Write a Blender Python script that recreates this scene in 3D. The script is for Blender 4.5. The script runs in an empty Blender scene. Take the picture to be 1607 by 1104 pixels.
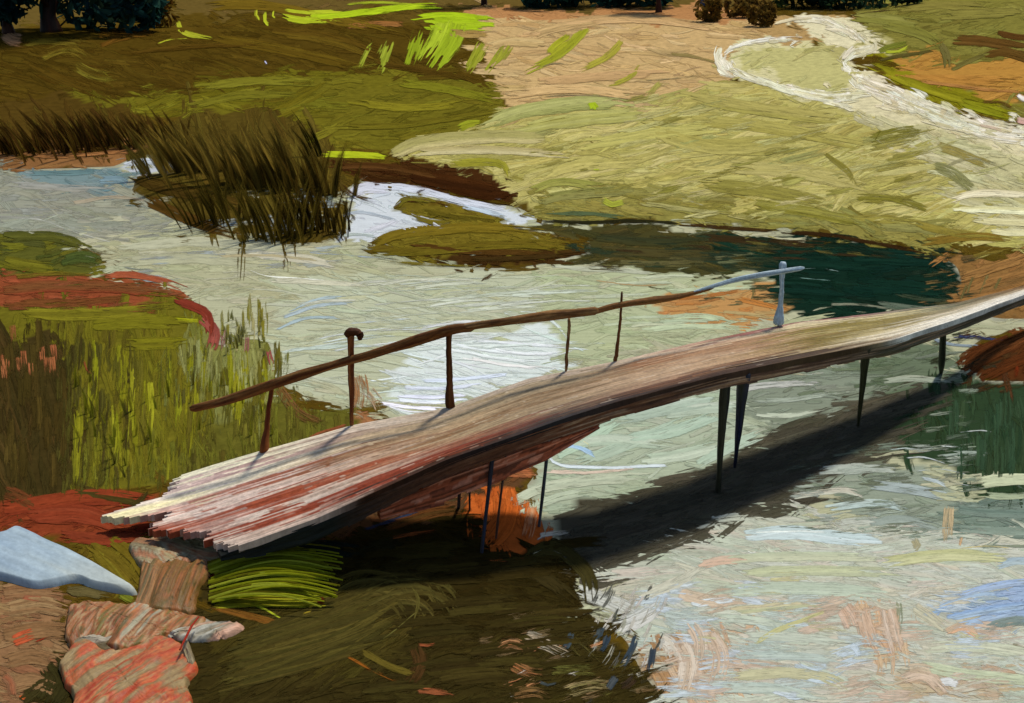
import bpy, math, random
import numpy as np
from mathutils import Vector
rng = np.random.default_rng(11)
random.seed(11)
scene = bpy.context.scene
COL = scene.collection

# ------------------------------------------------------------------ camera model
FPX, CX, CY, H, PITCH = 2000.0, 803.5, 552.0, 6.0, math.radians(20.1)
CP, SP = math.cos(PITCH), math.sin(PITCH)
def ray(px, py):
    u = (np.asarray(px, float) - CX) / FPX
    v = (CY - np.asarray(py, float)) / FPX
    return u, CP + v * SP, -SP + v * CP
def plane(px, py, z=0.0):
    dx, dy, dz = ray(px, py)
    t = (z - H) / dz
    return np.stack([dx * t, dy * t, np.zeros_like(dx * t) + z], -1)
def depth(px, py, Y):
    dx, dy, dz = ray(px, py)
    t = Y / dy
    return np.stack([dx * t, np.zeros_like(dx * t) + Y, H + dz * t], -1)
def pix(x, y, z):
    x, y, z = np.asarray(x, float), np.asarray(y, float), np.asarray(z, float) - H
    d = np.maximum(y * CP - z * SP, 0.05)
    return CX + FPX * x / d, CY - FPX * (y * SP + z * CP) / d
def lin(c):
    c = np.asarray(c, float) / 255.0
    return np.where(c <= 0.04045, c / 12.92, ((c + 0.055) / 1.055) ** 2.4)
def P(s):
    return np.array([[float(a) for a in t.split(',')] for t in s.split()])
def catmull(p, step):
    p = np.asarray(p, float)
    if len(p) == 2:
        n = max(3, int(np.hypot(*(p[1] - p[0])[:2]) / step))
        return p[0] + (p[1] - p[0]) * np.linspace(0, 1, n)[:, None]
    q = np.vstack([2 * p[0] - p[1], p, 2 * p[-1] - p[-2]])
    out = []
    for i in range(1, len(q) - 2):
        n = max(2, int(np.hypot(*(q[i + 1] - q[i])[:2]) / step))
        t = np.linspace(0, 1, n, endpoint=False)[:, None]
        a, b, c, d = q[i - 1], q[i], q[i + 1], q[i + 2]
        out.append(0.5 * (2 * b + (c - a) * t + (2 * a - 5 * b + 4 * c - d) * t ** 2 + (3 * b - a - 3 * c + d) * t ** 3))
    out.append(p[-1:])
    return np.vstack(out)
def inside(poly, x, y):
    r = np.zeros(np.shape(x), bool)
    n = len(poly)
    for i in range(n):
        x1, y1 = poly[i]; x2, y2 = poly[(i + 1) % n]
        if y1 == y2: continue
        r ^= ((y1 > y) != (y2 > y)) & (x < (x2 - x1) * (y - y1) / (y2 - y1) + x1)
    return r
def smooth_noise(n, m, ca, cb):
    """n x m noise in 0..1, correlated over ca rows and cb columns"""
    a = rng.random((max(2, int(n / ca) + 2), max(2, int(m / cb) + 2)))
    yi = np.linspace(0, a.shape[0] - 1.001, n); xi = np.linspace(0, a.shape[1] - 1.001, m)
    y0 = yi.astype(int); x0 = xi.astype(int); fy = (yi - y0)[:, None]; fx = (xi - x0)[None]
    return (a[y0][:, x0] * (1 - fy) * (1 - fx) + a[y0 + 1][:, x0] * fy * (1 - fx)
            + a[y0][:, x0 + 1] * (1 - fy) * fx + a[y0 + 1][:, x0 + 1] * fy * fx)

# ------------------------------------------------------------------ river outline (on the z=0 plane) and terrain
RIVER = P("-500,262 -100,264 60,266 180,262 205,250 250,246 280,258 262,272 215,275 205,300 260,338 330,368 420,378 500,384 530,372 548,330 545,296 566,284 620,290 700,306 770,320 812,326 850,346 960,350 1060,350 1150,358 1250,368 1350,378 1440,392 1498,415 1508,440 1494,482 1560,500 1900,505 2600,520 2600,1500 1120,1500 1050,1104 1000,1040 985,1000 930,965 905,930 895,880 862,850 850,810 828,764 850,735 790,710 700,690 640,672 590,640 520,640 470,625 432,590 425,540 395,520 345,545 325,500 290,452 180,432 165,402 100,372 0,362 -500,350")
ISLES = [P("560,390 600,370 640,361 700,352 780,350 850,365 918,378 924,396 860,414 780,422 700,418 640,408 590,404"),
         P("612,327 640,309 700,316 760,332 800,346 760,352 700,348 650,338"),
         P("1500,560 1540,530 1620,512 1900,512 1900,590 1620,600 1540,598")]
RW = plane(RIVER[:, 0], RIVER[:, 1])[:, :2]
IW = [plane(p[:, 0], p[:, 1])[:, :2] for p in ISLES]
GX0, GX1, GY0, GY1, GS = -40.0, 44.0, 2.0, 96.0, 0.14
gx = np.arange(GX0, GX1, GS); gy = np.arange(GY0, GY1, GS)
GXX, GYY = np.meshgrid(gx, gy)
def segdist(poly, X, Y):
    d = np.full(X.shape, 1e9)
    n = len(poly)
    for i in range(n):
        a = poly[i]; b = poly[(i + 1) % n]
        ab = b - a; L = max(ab @ ab, 1e-9)
        t = np.clip(((X - a[0]) * ab[0] + (Y - a[1]) * ab[1]) / L, 0, 1)
        d = np.minimum(d, np.hypot(X - a[0] - t * ab[0], Y - a[1] - t * ab[1]))
    return d
SD = segdist(RW, GXX, GYY)
SD = np.where(inside(RW, GXX, GYY), -SD, SD)
for p in IW:
    q = segdist(p, GXX, GYY)
    SD = np.maximum(SD, np.where(inside(p, GXX, GYY), q, -q))
hill = (1.5 * np.exp(-(((GXX - 26) / 9) ** 2 + ((GYY - 52) / 12) ** 2)) + 0.9 * np.exp(-(((GXX - 13) / 7) ** 2 + ((GYY - 33) / 7) ** 2)) * np.clip(SD / 5, 0, 1)
        + 0.8 * np.exp(-(((GXX + 16) / 9) ** 2 + ((GYY - 46) / 8) ** 2)))
roll = 0.05 * np.sin(GXX * 0.9 + 0.6 * np.sin(GYY * 0.5)) * np.sin(GYY * 0.7)
up = np.maximum(SD, 0)
HG = np.where(SD > 0, 0.10 * (1 - np.exp(-up / 0.35)) + 0.28 * (1 - np.exp(-up / 5)) + (hill + roll) * np.clip(up / 3, 0, 1), 0.55 * np.maximum(SD, -1.0))
def height(x, y):
    fx = np.clip((x - GX0) / GS, 0, len(gx) - 1.001); fy = np.clip((y - GY0) / GS, 0, len(gy) - 1.001)
    i = fx.astype(int); j = fy.astype(int); fx = fx - i; fy = fy - j
    return (HG[j, i] * (1 - fx) * (1 - fy) + HG[j, i + 1] * fx * (1 - fy) + HG[j + 1, i] * (1 - fx) * fy + HG[j + 1, i + 1] * fx * fy)
def surf(x, y): return np.maximum(height(x, y), 0.0)
def drape(px, py, lift=0.0):
    dx, dy, dz = ray(px, py)
    dz = np.minimum(dz, -0.035)
    t = -H / dz
    for _ in range(10):
        z = surf(dx * t, dy * t) + lift
        t = 0.35 * t + 0.65 * (z - H) / dz
    return np.stack([dx * t, dy * t, H + dz * t], -1), t

# ------------------------------------------------------------------ mesh builder
class MB:
    def __init__(s): s.v, s.f, s.c, s.u, s.d, s.n = [], [], [], [], {}, 0
    def grid(s, V, C, U, mask=None, close=False, D=None, G=None):
        n, m = V.shape[:2]
        if D is not None: s.d[s.n] = (D.ravel(), G.ravel())
        idx = np.arange(n * m).reshape(n, m) + s.n
        if close:
            idx = np.concatenate([idx, idx[:, :1]], 1)
        q = np.stack([idx[:-1, :-1], idx[:-1, 1:], idx[1:, 1:], idx[1:, :-1]], -1)
        q = q[mask] if mask is not None else q.reshape(-1, 4)
        s.v.append(V.reshape(-1, 3)); s.c.append(np.broadcast_to(C, V.shape).reshape(-1, 3)); s.u.append(U.reshape(-1, 2))
        s.f.append(q.reshape(-1, 4)); s.n += n * m
    def build(s, name, mat, parent=None, loc=None, smooth=True):
        V = np.vstack(s.v); F = np.vstack(s.f); C = np.vstack(s.c); U = np.vstack(s.u)
        used = np.zeros(len(V), bool); used[F.ravel()] = True
        rem = np.cumsum(used) - 1
        DD = np.zeros(len(V)); GG = np.full(len(V), .006)
        for k0, (dv, gv) in s.d.items(): DD[k0:k0 + len(dv)] = dv; GG[k0:k0 + len(dv)] = gv
        DD = DD[used]; GG = GG[used]
        V = V[used]; C = C[used]; U = U[used]; F = rem[F]
        if loc is not None: V = V - np.asarray(loc)
        me = bpy.data.meshes.new(name)
        me.vertices.add(len(V)); me.vertices.foreach_set('co', V.ravel().astype(np.float32))
        me.loops.add(F.size); me.loops.foreach_set('vertex_index', F.ravel().astype(np.int32))
        me.polygons.add(len(F)); me.polygons.foreach_set('loop_start', np.arange(0, F.size, 4, dtype=np.int32))
        me.update(calc_edges=True)
        a = me.attributes.new('Col', 'FLOAT_COLOR', 'POINT')
        a.data.foreach_set('color', np.hstack([np.clip(C, 0, 1), np.ones((len(C), 1))]).ravel().astype(np.float32))
        if s.d:
            da = me.attributes.new('Dry', 'FLOAT', 'POINT'); da.data.foreach_set('value', DD.astype(np.float32))
            ga = me.attributes.new('Grain', 'FLOAT', 'POINT'); ga.data.foreach_set('value', GG.astype(np.float32))
        uv = me.uv_layers.new(name='UVMap')
        uv.data.foreach_set('uv', U[F.ravel()].ravel().astype(np.float32))
        if smooth: me.polygons.foreach_set('use_smooth', np.ones(len(F), bool))
        me.validate(); me.materials.append(mat)
        o = bpy.data.objects.new(name, me); COL.objects.link(o)
        if parent is not None: o.parent = parent
        if loc is not None and parent is None: o.location = loc
        return o
def tag(o, label=None, cat=None, group=None, kind=None):
    if label: o['label'] = label
    if cat: o['category'] = cat
    if group: o['group'] = group
    if kind: o['kind'] = kind
    return o

# ------------------------------------------------------------------ materials
def material(name, rough=0.5, spec=0.35, bump=0.35, dist=0.012, across=0.45, along=0.035, vary=0.22, coat=0.0, rough_var=0.15, brushed=False, translucent=0.0):
    m = bpy.data.materials.new(name); m.use_nodes = True
    nt = m.node_tree; N = nt.nodes; L = nt.links
    b = N['Principled BSDF']
    at = N.new('ShaderNodeAttribute'); at.attribute_name = 'Col'
    uv = N.new('ShaderNodeUVMap'); uv.uv_map = 'UVMap'
    mp = N.new('ShaderNodeMapping'); mp.inputs['Scale'].default_value = (across, along, 1)
    L.new(uv.outputs['UV'], mp.inputs['Vector'])
    no = N.new('ShaderNodeTexNoise'); no.inputs['Scale'].default_value = 1.0; no.inputs['Detail'].default_value = 4; no.inputs['Roughness'].default_value = 0.65
    L.new(mp.outputs['Vector'], no.inputs['Vector'])
    geo = N.new('ShaderNodeNewGeometry')
    n2 = N.new('ShaderNodeTexNoise'); n2.inputs['Scale'].default_value = 26; n2.inputs['Detail'].default_value = 5
    L.new(geo.outputs['Position'], n2.inputs['Vector'])
    mr = N.new('ShaderNodeMapRange'); mr.inputs['From Min'].default_value = 0.3; mr.inputs['From Max'].default_value = 0.7
    mr.inputs['To Min'].default_value = 1 - vary; mr.inputs['To Max'].default_value = 1 + vary
    L.new(no.outputs['Fac'], mr.inputs['Value'])
    m2 = N.new('ShaderNodeMapRange'); m2.inputs['From Min'].default_value = 0.3; m2.inputs['From Max'].default_value = 0.7
    m2.inputs['To Min'].default_value = 1 - vary * 0.5; m2.inputs['To Max'].default_value = 1 + vary * 0.5
    L.new(n2.outputs['Fac'], m2.inputs['Value'])
    mu = N.new('ShaderNodeMath'); mu.operation = 'MULTIPLY'
    L.new(mr.outputs[0], mu.inputs[0]); L.new(m2.outputs[0], mu.inputs[1])
    sc = N.new('ShaderNodeVectorMath'); sc.operation = 'SCALE'
    L.new(at.outputs['Color'], sc.inputs[0]); L.new(mu.outputs[0], sc.inputs['Scale'])
    L.new(sc.outputs[0], b.inputs['Base Color'])
    ad = N.new('ShaderNodeMath'); ad.operation = 'MULTIPLY_ADD'; ad.inputs[1].default_value = 0.35
    L.new(n2.outputs['Fac'], ad.inputs[0]); L.new(no.outputs['Fac'], ad.inputs[2])
    bp = N.new('ShaderNodeBump'); bp.inputs['Strength'].default_value = bump; bp.inputs['Distance'].default_value = dist
    L.new(ad.outputs[0], bp.inputs['Height']); L.new(bp.outputs['Normal'], b.inputs['Normal'])
    if brushed:
        gr = N.new('ShaderNodeAttribute'); gr.attribute_name = 'Grain'; L.new(gr.outputs['Fac'], bp.inputs['Distance'])
    rr = N.new('ShaderNodeMapRange'); rr.inputs['To Min'].default_value = rough - rough_var; rr.inputs['To Max'].default_value = rough + rough_var
    L.new(n2.outputs['Fac'], rr.inputs['Value']); L.new(rr.outputs[0], b.inputs['Roughness'])
    b.inputs['Specular IOR Level'].default_value = spec
    out = N['Material Output']; last = b.outputs[0]
    if translucent:
        tr = N.new('ShaderNodeBsdfTranslucent'); L.new(sc.outputs[0], tr.inputs['Color'])
        mx = N.new('ShaderNodeMixShader'); mx.inputs[0].default_value = translucent
        L.new(last, mx.inputs[1]); L.new(tr.outputs[0], mx.inputs[2]); last = mx.outputs[0]
    if brushed:   # broken, dry cover: gaps between the bristle tracks
        dr = N.new('ShaderNodeAttribute'); dr.attribute_name = 'Dry'
        mp2 = N.new('ShaderNodeMapping'); mp2.inputs['Scale'].default_value = (0.42, 0.028, 1); mp2.inputs['Location'].default_value = (37, 11, 0)
        L.new(uv.outputs['UV'], mp2.inputs['Vector'])
        n3 = N.new('ShaderNodeTexNoise'); n3.inputs['Scale'].default_value = 1; n3.inputs['Detail'].default_value = 5; n3.inputs['Roughness'].default_value = 0.7
        L.new(mp2.outputs['Vector'], n3.inputs['Vector'])
        st = N.new('ShaderNodeMapRange'); st.inputs['From Min'].default_value = 0.28; st.inputs['From Max'].default_value = 0.72
        L.new(n3.outputs['Fac'], st.inputs['Value'])
        su = N.new('ShaderNodeMath'); su.operation = 'SUBTRACT'; L.new(st.outputs[0], su.inputs[0]); L.new(dr.outputs['Fac'], su.inputs[1])
        al = N.new('ShaderNodeMapRange'); al.interpolation_type = 'SMOOTHSTEP'; al.inputs['From Min'].default_value = -0.18; al.inputs['From Max'].default_value = 0.36
        L.new(su.outputs[0], al.inputs['Value'])
        tp = N.new('ShaderNodeBsdfTransparent'); m3 = N.new('ShaderNodeMixShader')
        L.new(al.outputs[0], m3.inputs[0]); L.new(tp.outputs[0], m3.inputs[1]); L.new(last, m3.inputs[2]); last = m3.outputs[0]
    if last is not b.outputs[0]: L.new(last, out.inputs['Surface'])
    return m
M_GROUND = material('earth', 0.8, 0.0, 0.5, 0.02, 4, 4)
M_GRASS = material('brushed_grass', 0.7, 0.0, 0.5, 0.016, brushed=True)
M_MUD = material('wet_mud', 0.6, 0.0, 0.55, 0.016, brushed=True)
M_WATER = material('silty_water_painted_reflections', 0.34, 0.0, 0.4, 0.010, vary=0.12, brushed=True)  # silt tint plus sky reflections painted into the colours; no gloss
M_PATH = material('chalk_path', 0.7, 0.0, 0.5, 0.02, brushed=True)
M_WOOD = material('weathered_wood', 0.55, 0.12, 0.9, 0.012, vary=0.32)
M_ROCK = material('lichen_rock', 0.45, 0.25, 0.7, 0.012, vary=0.25)
M_LEAF = material('leaves', 0.65, 0.0, 0.3, 0.02, translucent=0.5)

# ------------------------------------------------------------------ regions: ground cover and water colours
# (layer, outline, colours, stroke direction in degrees, length, width)
REG = [
 ('grass', "-400,-40 2100,-40 2100,1400 -400,1400", [(84,66,18),(76,58,14),(92,74,24)], 8, 70, 13),
 ('grass', "-400,-40 2100,-40 2100,20 700,12 -400,60", [(96,78,34),(110,86,44),(86,74,30)], 0, 50, 9),
 ('grass', "-400,55 250,60 420,36 700,40 720,120 560,130 400,112 320,128 230,150 -400,150", [(74,56,14),(82,64,18),(66,50,12),(88,70,20)], 10, 90, 14),
 ('grass', "90,140 240,150 330,128 420,112 560,118 700,112 800,150 805,182 740,205 640,240 500,248 330,215 240,180 130,165", [(106,98,26),(116,110,30),(98,90,20),(90,80,20)], -8, 90, 15),
 ('grass', "500,130 780,130 805,170 740,205 640,236 520,236", [(100,92,24),(88,80,20),(114,108,30),(106,96,26)], -6, 60, 9),
 ('grass', "560,0 720,4 760,16 760,30 640,34 540,20", [(82,64,20),(100,80,30)], 0, 60, 10),
 ('grass', "740,22 1120,22 1260,40 1270,58 1160,70 1125,90 1150,115 1100,150 1000,172 840,176 780,140 740,100", [(186,154,100),(198,166,112),(176,144,92),(206,176,124),(168,140,96)], 4, 90, 10),
 ('grass', "740,12 1060,8 1200,20 1180,36 980,32 740,28", [(172,124,76),(158,108,66),(184,138,88)], 0, 50, 9),
 ('grass', "610,248 650,228 760,196 830,168 1000,160 1130,118 1230,140 1340,172 1480,200 1607,222 2100,250 2100,420 1607,380 1500,392 1400,385 1150,356 850,340 790,282 700,262", [(180,170,100),(190,180,114),(168,160,86),(180,168,94),(156,146,76)], -12, 100, 13),
 ('grass', "850,290 1000,290 1150,310 1280,330 1420,340 1500,360 1500,395 1440,390 1300,372 1150,356 960,348 850,340", [(140,130,60),(150,140,72),(122,112,46),(132,128,70)], 6, 70, 12),
 ('grass', "1140,90 1170,70 1270,62 1340,60 1330,100 1340,130 1330,168 1230,135 1160,115", [(178,172,112),(188,182,124),(170,162,98)], -14, 70, 10),
 ('grass', "1330,160 1400,160 1500,195 1607,222 2100,240 2100,420 1607,370 1560,330 1480,310 1500,270 1420,240", [(186,180,134),(176,168,116),(196,190,146)], 14, 80, 13),
 ('grass', "1330,8 1607,-20 2100,-20 2100,200 1607,190 1500,165 1400,125 1350,92 1380,70 1340,40", [(122,116,50),(132,126,58),(110,102,42)], -6, 90, 14),
 ('grass', "1190,40 1250,26 1300,24 1340,36 1290,50 1270,62 1190,64", [(170,136,84),(150,118,70),(184,156,104)], 4, 40, 8),
 ('grass', "1280,44 1340,40 1400,60 1400,90 1350,96 1352,110 1420,150 1500,190 1440,190 1330,172 1330,100", [(178,170,112),(166,158,98),(150,142,84)], 14, 40, 9),
 ('path', "1318,84 1366,66 1380,84 1352,104 1372,126 1440,160 1520,190 1607,204 2100,222 2100,280 1607,246 1500,216 1420,196 1340,168 1318,140 1340,118 1318,102", [(206,196,154),(196,184,138),(216,208,172)], 20, 40, 9),
 ('path', "1250,24 1310,28 1360,50 1376,70 1340,72 1310,56 1250,42", [(206,196,154),(214,206,170)], 12, 30, 7),
 ('path', "1128,92 1140,74 1180,62 1280,56 1290,66 1200,72 1160,88 1166,110 1240,134 1330,150 1340,172 1230,144 1140,112", [(204,196,150),(190,182,130)], 10, 30, 6),
 ('grass', "1395,88 1480,72 1500,110 1607,86 2100,90 2100,150 1607,150 1540,150 1450,118", [(168,122,54),(176,130,60),(160,116,50)], -14, 70, 11),
 ('grass', "1345,92 1380,84 1450,116 1530,148 1595,160 1592,195 1500,168 1400,130", [(128,122,22),(118,110,20),(140,134,28)], 22, 60, 10),
 ('mud', "-400,150 90,150 200,165 250,190 260,235 200,262 -400,262", [(72,54,18),(80,60,20),(64,44,16),(90,76,24)], 58, 60, 11),
 ('mud', "-400,240 150,240 270,215 270,250 150,266 -400,266", [(150,106,62),(120,82,46),(136,96,58)], 0, 50, 8),
 ('mud', "200,255 290,180 400,165 500,190 530,250 545,300 540,375 500,382 330,370 210,305", [(86,70,24),(76,62,20),(94,80,28),(68,54,18)], 70, 70, 13),
 ('mud', "500,252 640,256 760,268 808,290 812,322 760,318 640,292 560,280", [(62,36,14),(70,44,18),(56,30,12)], 8, 60, 11),
 ('grass', "555,392 640,352 612,327 640,305 720,318 800,345 860,362 925,378 925,400 780,424 640,408", [(104,90,26),(114,100,30),(90,74,22),(120,108,32)], 4, 60, 11),
 ('mud', "700,395 925,378 925,402 860,418 760,424 690,415", [(70,48,18),(58,38,16)], 4, 60, 10),
 ('mud', "1440,400 1500,400 1607,390 2100,390 2100,500 1560,500 1490,482 1510,440", [(150,108,60),(136,98,52),(120,92,50)], -24, 60, 10),
 ('mud', "1490,560 1540,530 1620,512 2100,512 2100,590 1620,600 1540,600", [(84,46,22),(72,40,18),(92,54,26)], -40, 60, 14),
 ('grass', "-400,360 0,362 100,370 165,400 170,432 -400,446", [(84,80,28),(100,98,28),(76,76,34),(66,72,30)], -4, 60, 13),
 ('mud', "-400,440 170,430 290,448 330,500 345,560 300,560 280,480 140,482 -400,500", [(138,66,40),(124,62,36),(150,78,48),(110,64,34)], 2, 60, 10),
 ('grass', "-400,478 140,478 300,470 310,500 300,560 340,580 430,590 440,640 420,700 250,760 110,770 -400,800", [(96,90,24),(104,98,26),(84,76,24),(110,104,26)], 88, 90, 14),
 ('grass', "310,490 430,470 440,640 340,660 300,560", [(116,118,62),(130,130,74),(102,100,40)], 88, 80, 12),
 ('mud', "-400,540 80,520 120,640 120,770 60,800 -400,820", [(54,46,20),(62,52,22),(48,40,17),(72,56,26)], 80, 80, 14),
 ('grass', "380,640 560,640 600,660 420,740 250,760 230,740", [(88,86,30),(100,98,32),(80,72,26)], 80, 60, 12),
 ('mud', "-400,800 60,780 240,776 250,820 350,850 340,890 200,880 120,850 0,830 -400,840", [(120,52,28),(132,62,34),(108,46,26)], -18, 70, 14),
 ('grass', "120,842 250,830 300,860 260,940 180,930 120,870", [(100,86,24),(110,98,28),(88,72,22)], -50, 50, 12),
 ('mud', "-400,905 60,920 110,930 110,1010 80,1104 80,1500 -400,1500", [(132,100,66),(142,112,76),(122,88,58),(134,92,62)], 10, 60, 15),
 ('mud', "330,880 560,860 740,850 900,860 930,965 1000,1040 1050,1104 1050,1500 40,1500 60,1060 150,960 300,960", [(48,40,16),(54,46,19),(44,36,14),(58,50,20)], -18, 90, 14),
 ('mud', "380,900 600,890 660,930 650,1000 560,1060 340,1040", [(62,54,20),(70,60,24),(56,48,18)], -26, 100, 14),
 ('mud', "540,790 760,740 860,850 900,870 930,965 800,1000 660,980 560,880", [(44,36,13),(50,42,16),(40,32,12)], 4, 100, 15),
 ('mud', "380,835 560,790 760,735 850,735 790,775 700,800 560,850 400,890", [(70,56,36),(84,58,36),(110,66,36)], -20, 60, 11),
 ('mud', "742,775 800,765 850,800 850,850 760,870 738,830", [(176,88,36),(168,80,32),(186,98,42)], 82, 50, 11),
 ('mud', "560,640 600,655 590,700 540,690", [(150,104,66),(136,92,58)], 85, 40, 9),
 # water
 ('water', "RIVER", [(170,170,138),(164,164,130),(178,178,146)], 2, 110, 12),
 ('water', "-400,262 60,266 190,262 215,300 260,340 180,380 100,372 0,362 -400,352", [(144,146,130),(136,138,124),(152,152,132),(140,140,120)], 4, 90, 12),
 ('water', "20,262 190,260 205,300 100,296 20,285", [(96,122,124),(112,134,134),(128,140,136)], 2, 60, 9),
 ('water', "190,256 250,244 280,258 262,272 210,276", [(186,190,196),(170,176,180)], 0, 40, 7),
 ('water', "180,372 330,376 530,384 560,440 430,450 300,450 200,430", [(168,166,130),(176,174,140),(160,160,126)], 4, 100, 11),
 ('water', "530,370 548,330 560,290 700,308 810,330 860,352 800,352 640,352 590,372 560,392", [(196,202,204),(208,212,214),(184,192,196)], 8, 60, 8),
 ('water', "420,430 880,425 900,560 760,640 590,640 440,600", [(176,180,152),(184,188,162),(168,174,146),(176,176,140)], 6, 120, 8),
 ('water', "650,540 900,505 960,560 850,590 770,630 600,640 600,610", [(206,214,208),(214,220,216),(196,206,196)], 8, 110, 7),
 ('water', "850,430 1150,415 1250,470 1180,510 960,570 880,560", [(168,174,136),(160,168,130),(176,180,144)], 2, 80, 10),
 ('water', "850,348 1150,360 1230,420 1120,430 960,420 920,405 900,380", [(64,62,30),(54,54,30),(80,70,34)], 4, 80, 11),
 ('water', "1120,366 1350,370 1450,384 1512,410 1524,450 1500,498 1300,500 1180,490 1230,450", [(16,40,32),(14,36,26),(22,48,36),(20,34,24)], 4, 90, 12),  # deep green pool, with the bank's reflection painted into the colour
 ('water', "1020,460 1220,440 1230,480 1200,510 1050,500", [(176,116,60),(186,134,80),(170,150,100)], -6, 50, 9),
 ('water', "860,640 1130,600 1260,600 1200,720 1000,780 860,800 830,760", [(162,174,150),(172,182,158),(156,166,142)], -4, 90, 11),
 ('water', "1140,600 1360,560 1480,540 1500,600 1400,650 1260,680 1200,700", [(134,142,124),(118,128,110),(150,156,140),(100,110,90)], -6, 70, 9),
 ('water', "1300,560 1490,520 1540,600 1400,620", [(84,98,74),(96,108,84),(110,120,100)], -6, 60, 10),
 ('water', "870,805 1000,760 1100,722 1300,640 1500,588 1550,612 1510,656 1400,704 1290,780 1180,850 1060,905 940,945 895,885", [(74,71,58),(66,63,50),(82,78,64)], -18, 110, 13),  # bridge's dark reflection painted into the water colour, under its cast shadow
 ('water', "1480,600 2100,590 2100,800 1560,790 1470,720 1400,700", [(44,64,42),(36,56,36),(54,72,48),(40,52,30)], 80, 80, 13),
 ('water', "1290,740 1440,720 1500,780 1500,850 1350,840 1280,790", [(138,148,130),(152,160,142),(122,132,114)], 0, 70, 10),
 ('water', "1480,780 2100,780 2100,900 1600,890 1480,860", [(112,128,114),(100,116,102),(126,138,124)], 2, 90, 10),
 ('water', "960,900 1250,800 1300,830 2100,860 2100,1500 1120,1500 1000,1040 985,1000", [(182,186,168),(188,192,176),(174,180,160),(194,186,168)], 5, 130, 20),
 ('water', "1040,960 1180,980 1180,1080 1040,1104 1010,1040", [(194,164,132),(186,156,122),(200,174,144)], 60, 50, 13),
 ('water', "1330,950 1430,950 1440,1030 1360,1040", [(194,162,128),(198,170,138)], 80, 50, 12),
 ('water', "1400,1050 1600,1040 1600,1104 1380,1104", [(188,162,130),(180,172,144)], 10, 60, 13),
 ('water', "1455,960 1540,925 1607,900 2100,890 2100,985 1560,985", [(146,166,192),(154,172,194),(138,160,186)], -10, 60, 10),
 ('water', "960,1020 1060,1000 1050,1120 980,1104", [(176,140,100),(150,116,80)], 60, 50, 12),
]
LX0, LX1, LY0, LY1, LS = -400, 2100, -40, 1500, 4
lx = np.arange(LX0, LX1, LS); ly = np.arange(LY0, LY1, LS)
LXX, LYY = np.meshgrid(lx, ly)
wob = (smooth_noise(len(ly), len(lx), 9, 9) - .5) * 44 + (smooth_noise(len(ly), len(lx), 3, 3) - .5) * 16
wob2 = (smooth_noise(len(ly), len(lx), 9, 9) - .5) * 26 + (smooth_noise(len(ly), len(lx), 3, 3) - .5) * 10
LAB = np.zeros(LXX.shape, np.int16)
w0 = plane(LXX, np.maximum(LYY, -150))
INW = None
REGP = []
for k, r in enumerate(REG):
    p = RIVER if r[1] == 'RIVER' else P(r[1])
    REGP.append(p)
    if r[0] == 'water' and r[1] != 'RIVER':
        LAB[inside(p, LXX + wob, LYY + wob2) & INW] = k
    elif r[1] == 'RIVER':
        isl = np.zeros(LXX.shape, bool)
        for q in ISLES: isl |= inside(q, LXX, LYY)
        INW = inside(p, LXX, LYY) & ~isl
        LAB[INW] = k
    else:
        LAB[inside(p, LXX + wob, LYY + wob2)] = k
def label(px, py):
    i = np.clip(((px - LX0) / LS).astype(int), 0, len(lx) - 1); j = np.clip(((py - LY0) / LS).astype(int), 0, len(ly) - 1)
    return LAB[j, i]
REGC = np.array([lin(np.mean(np.array(r[2]), 0)) for r in REG])

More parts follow.
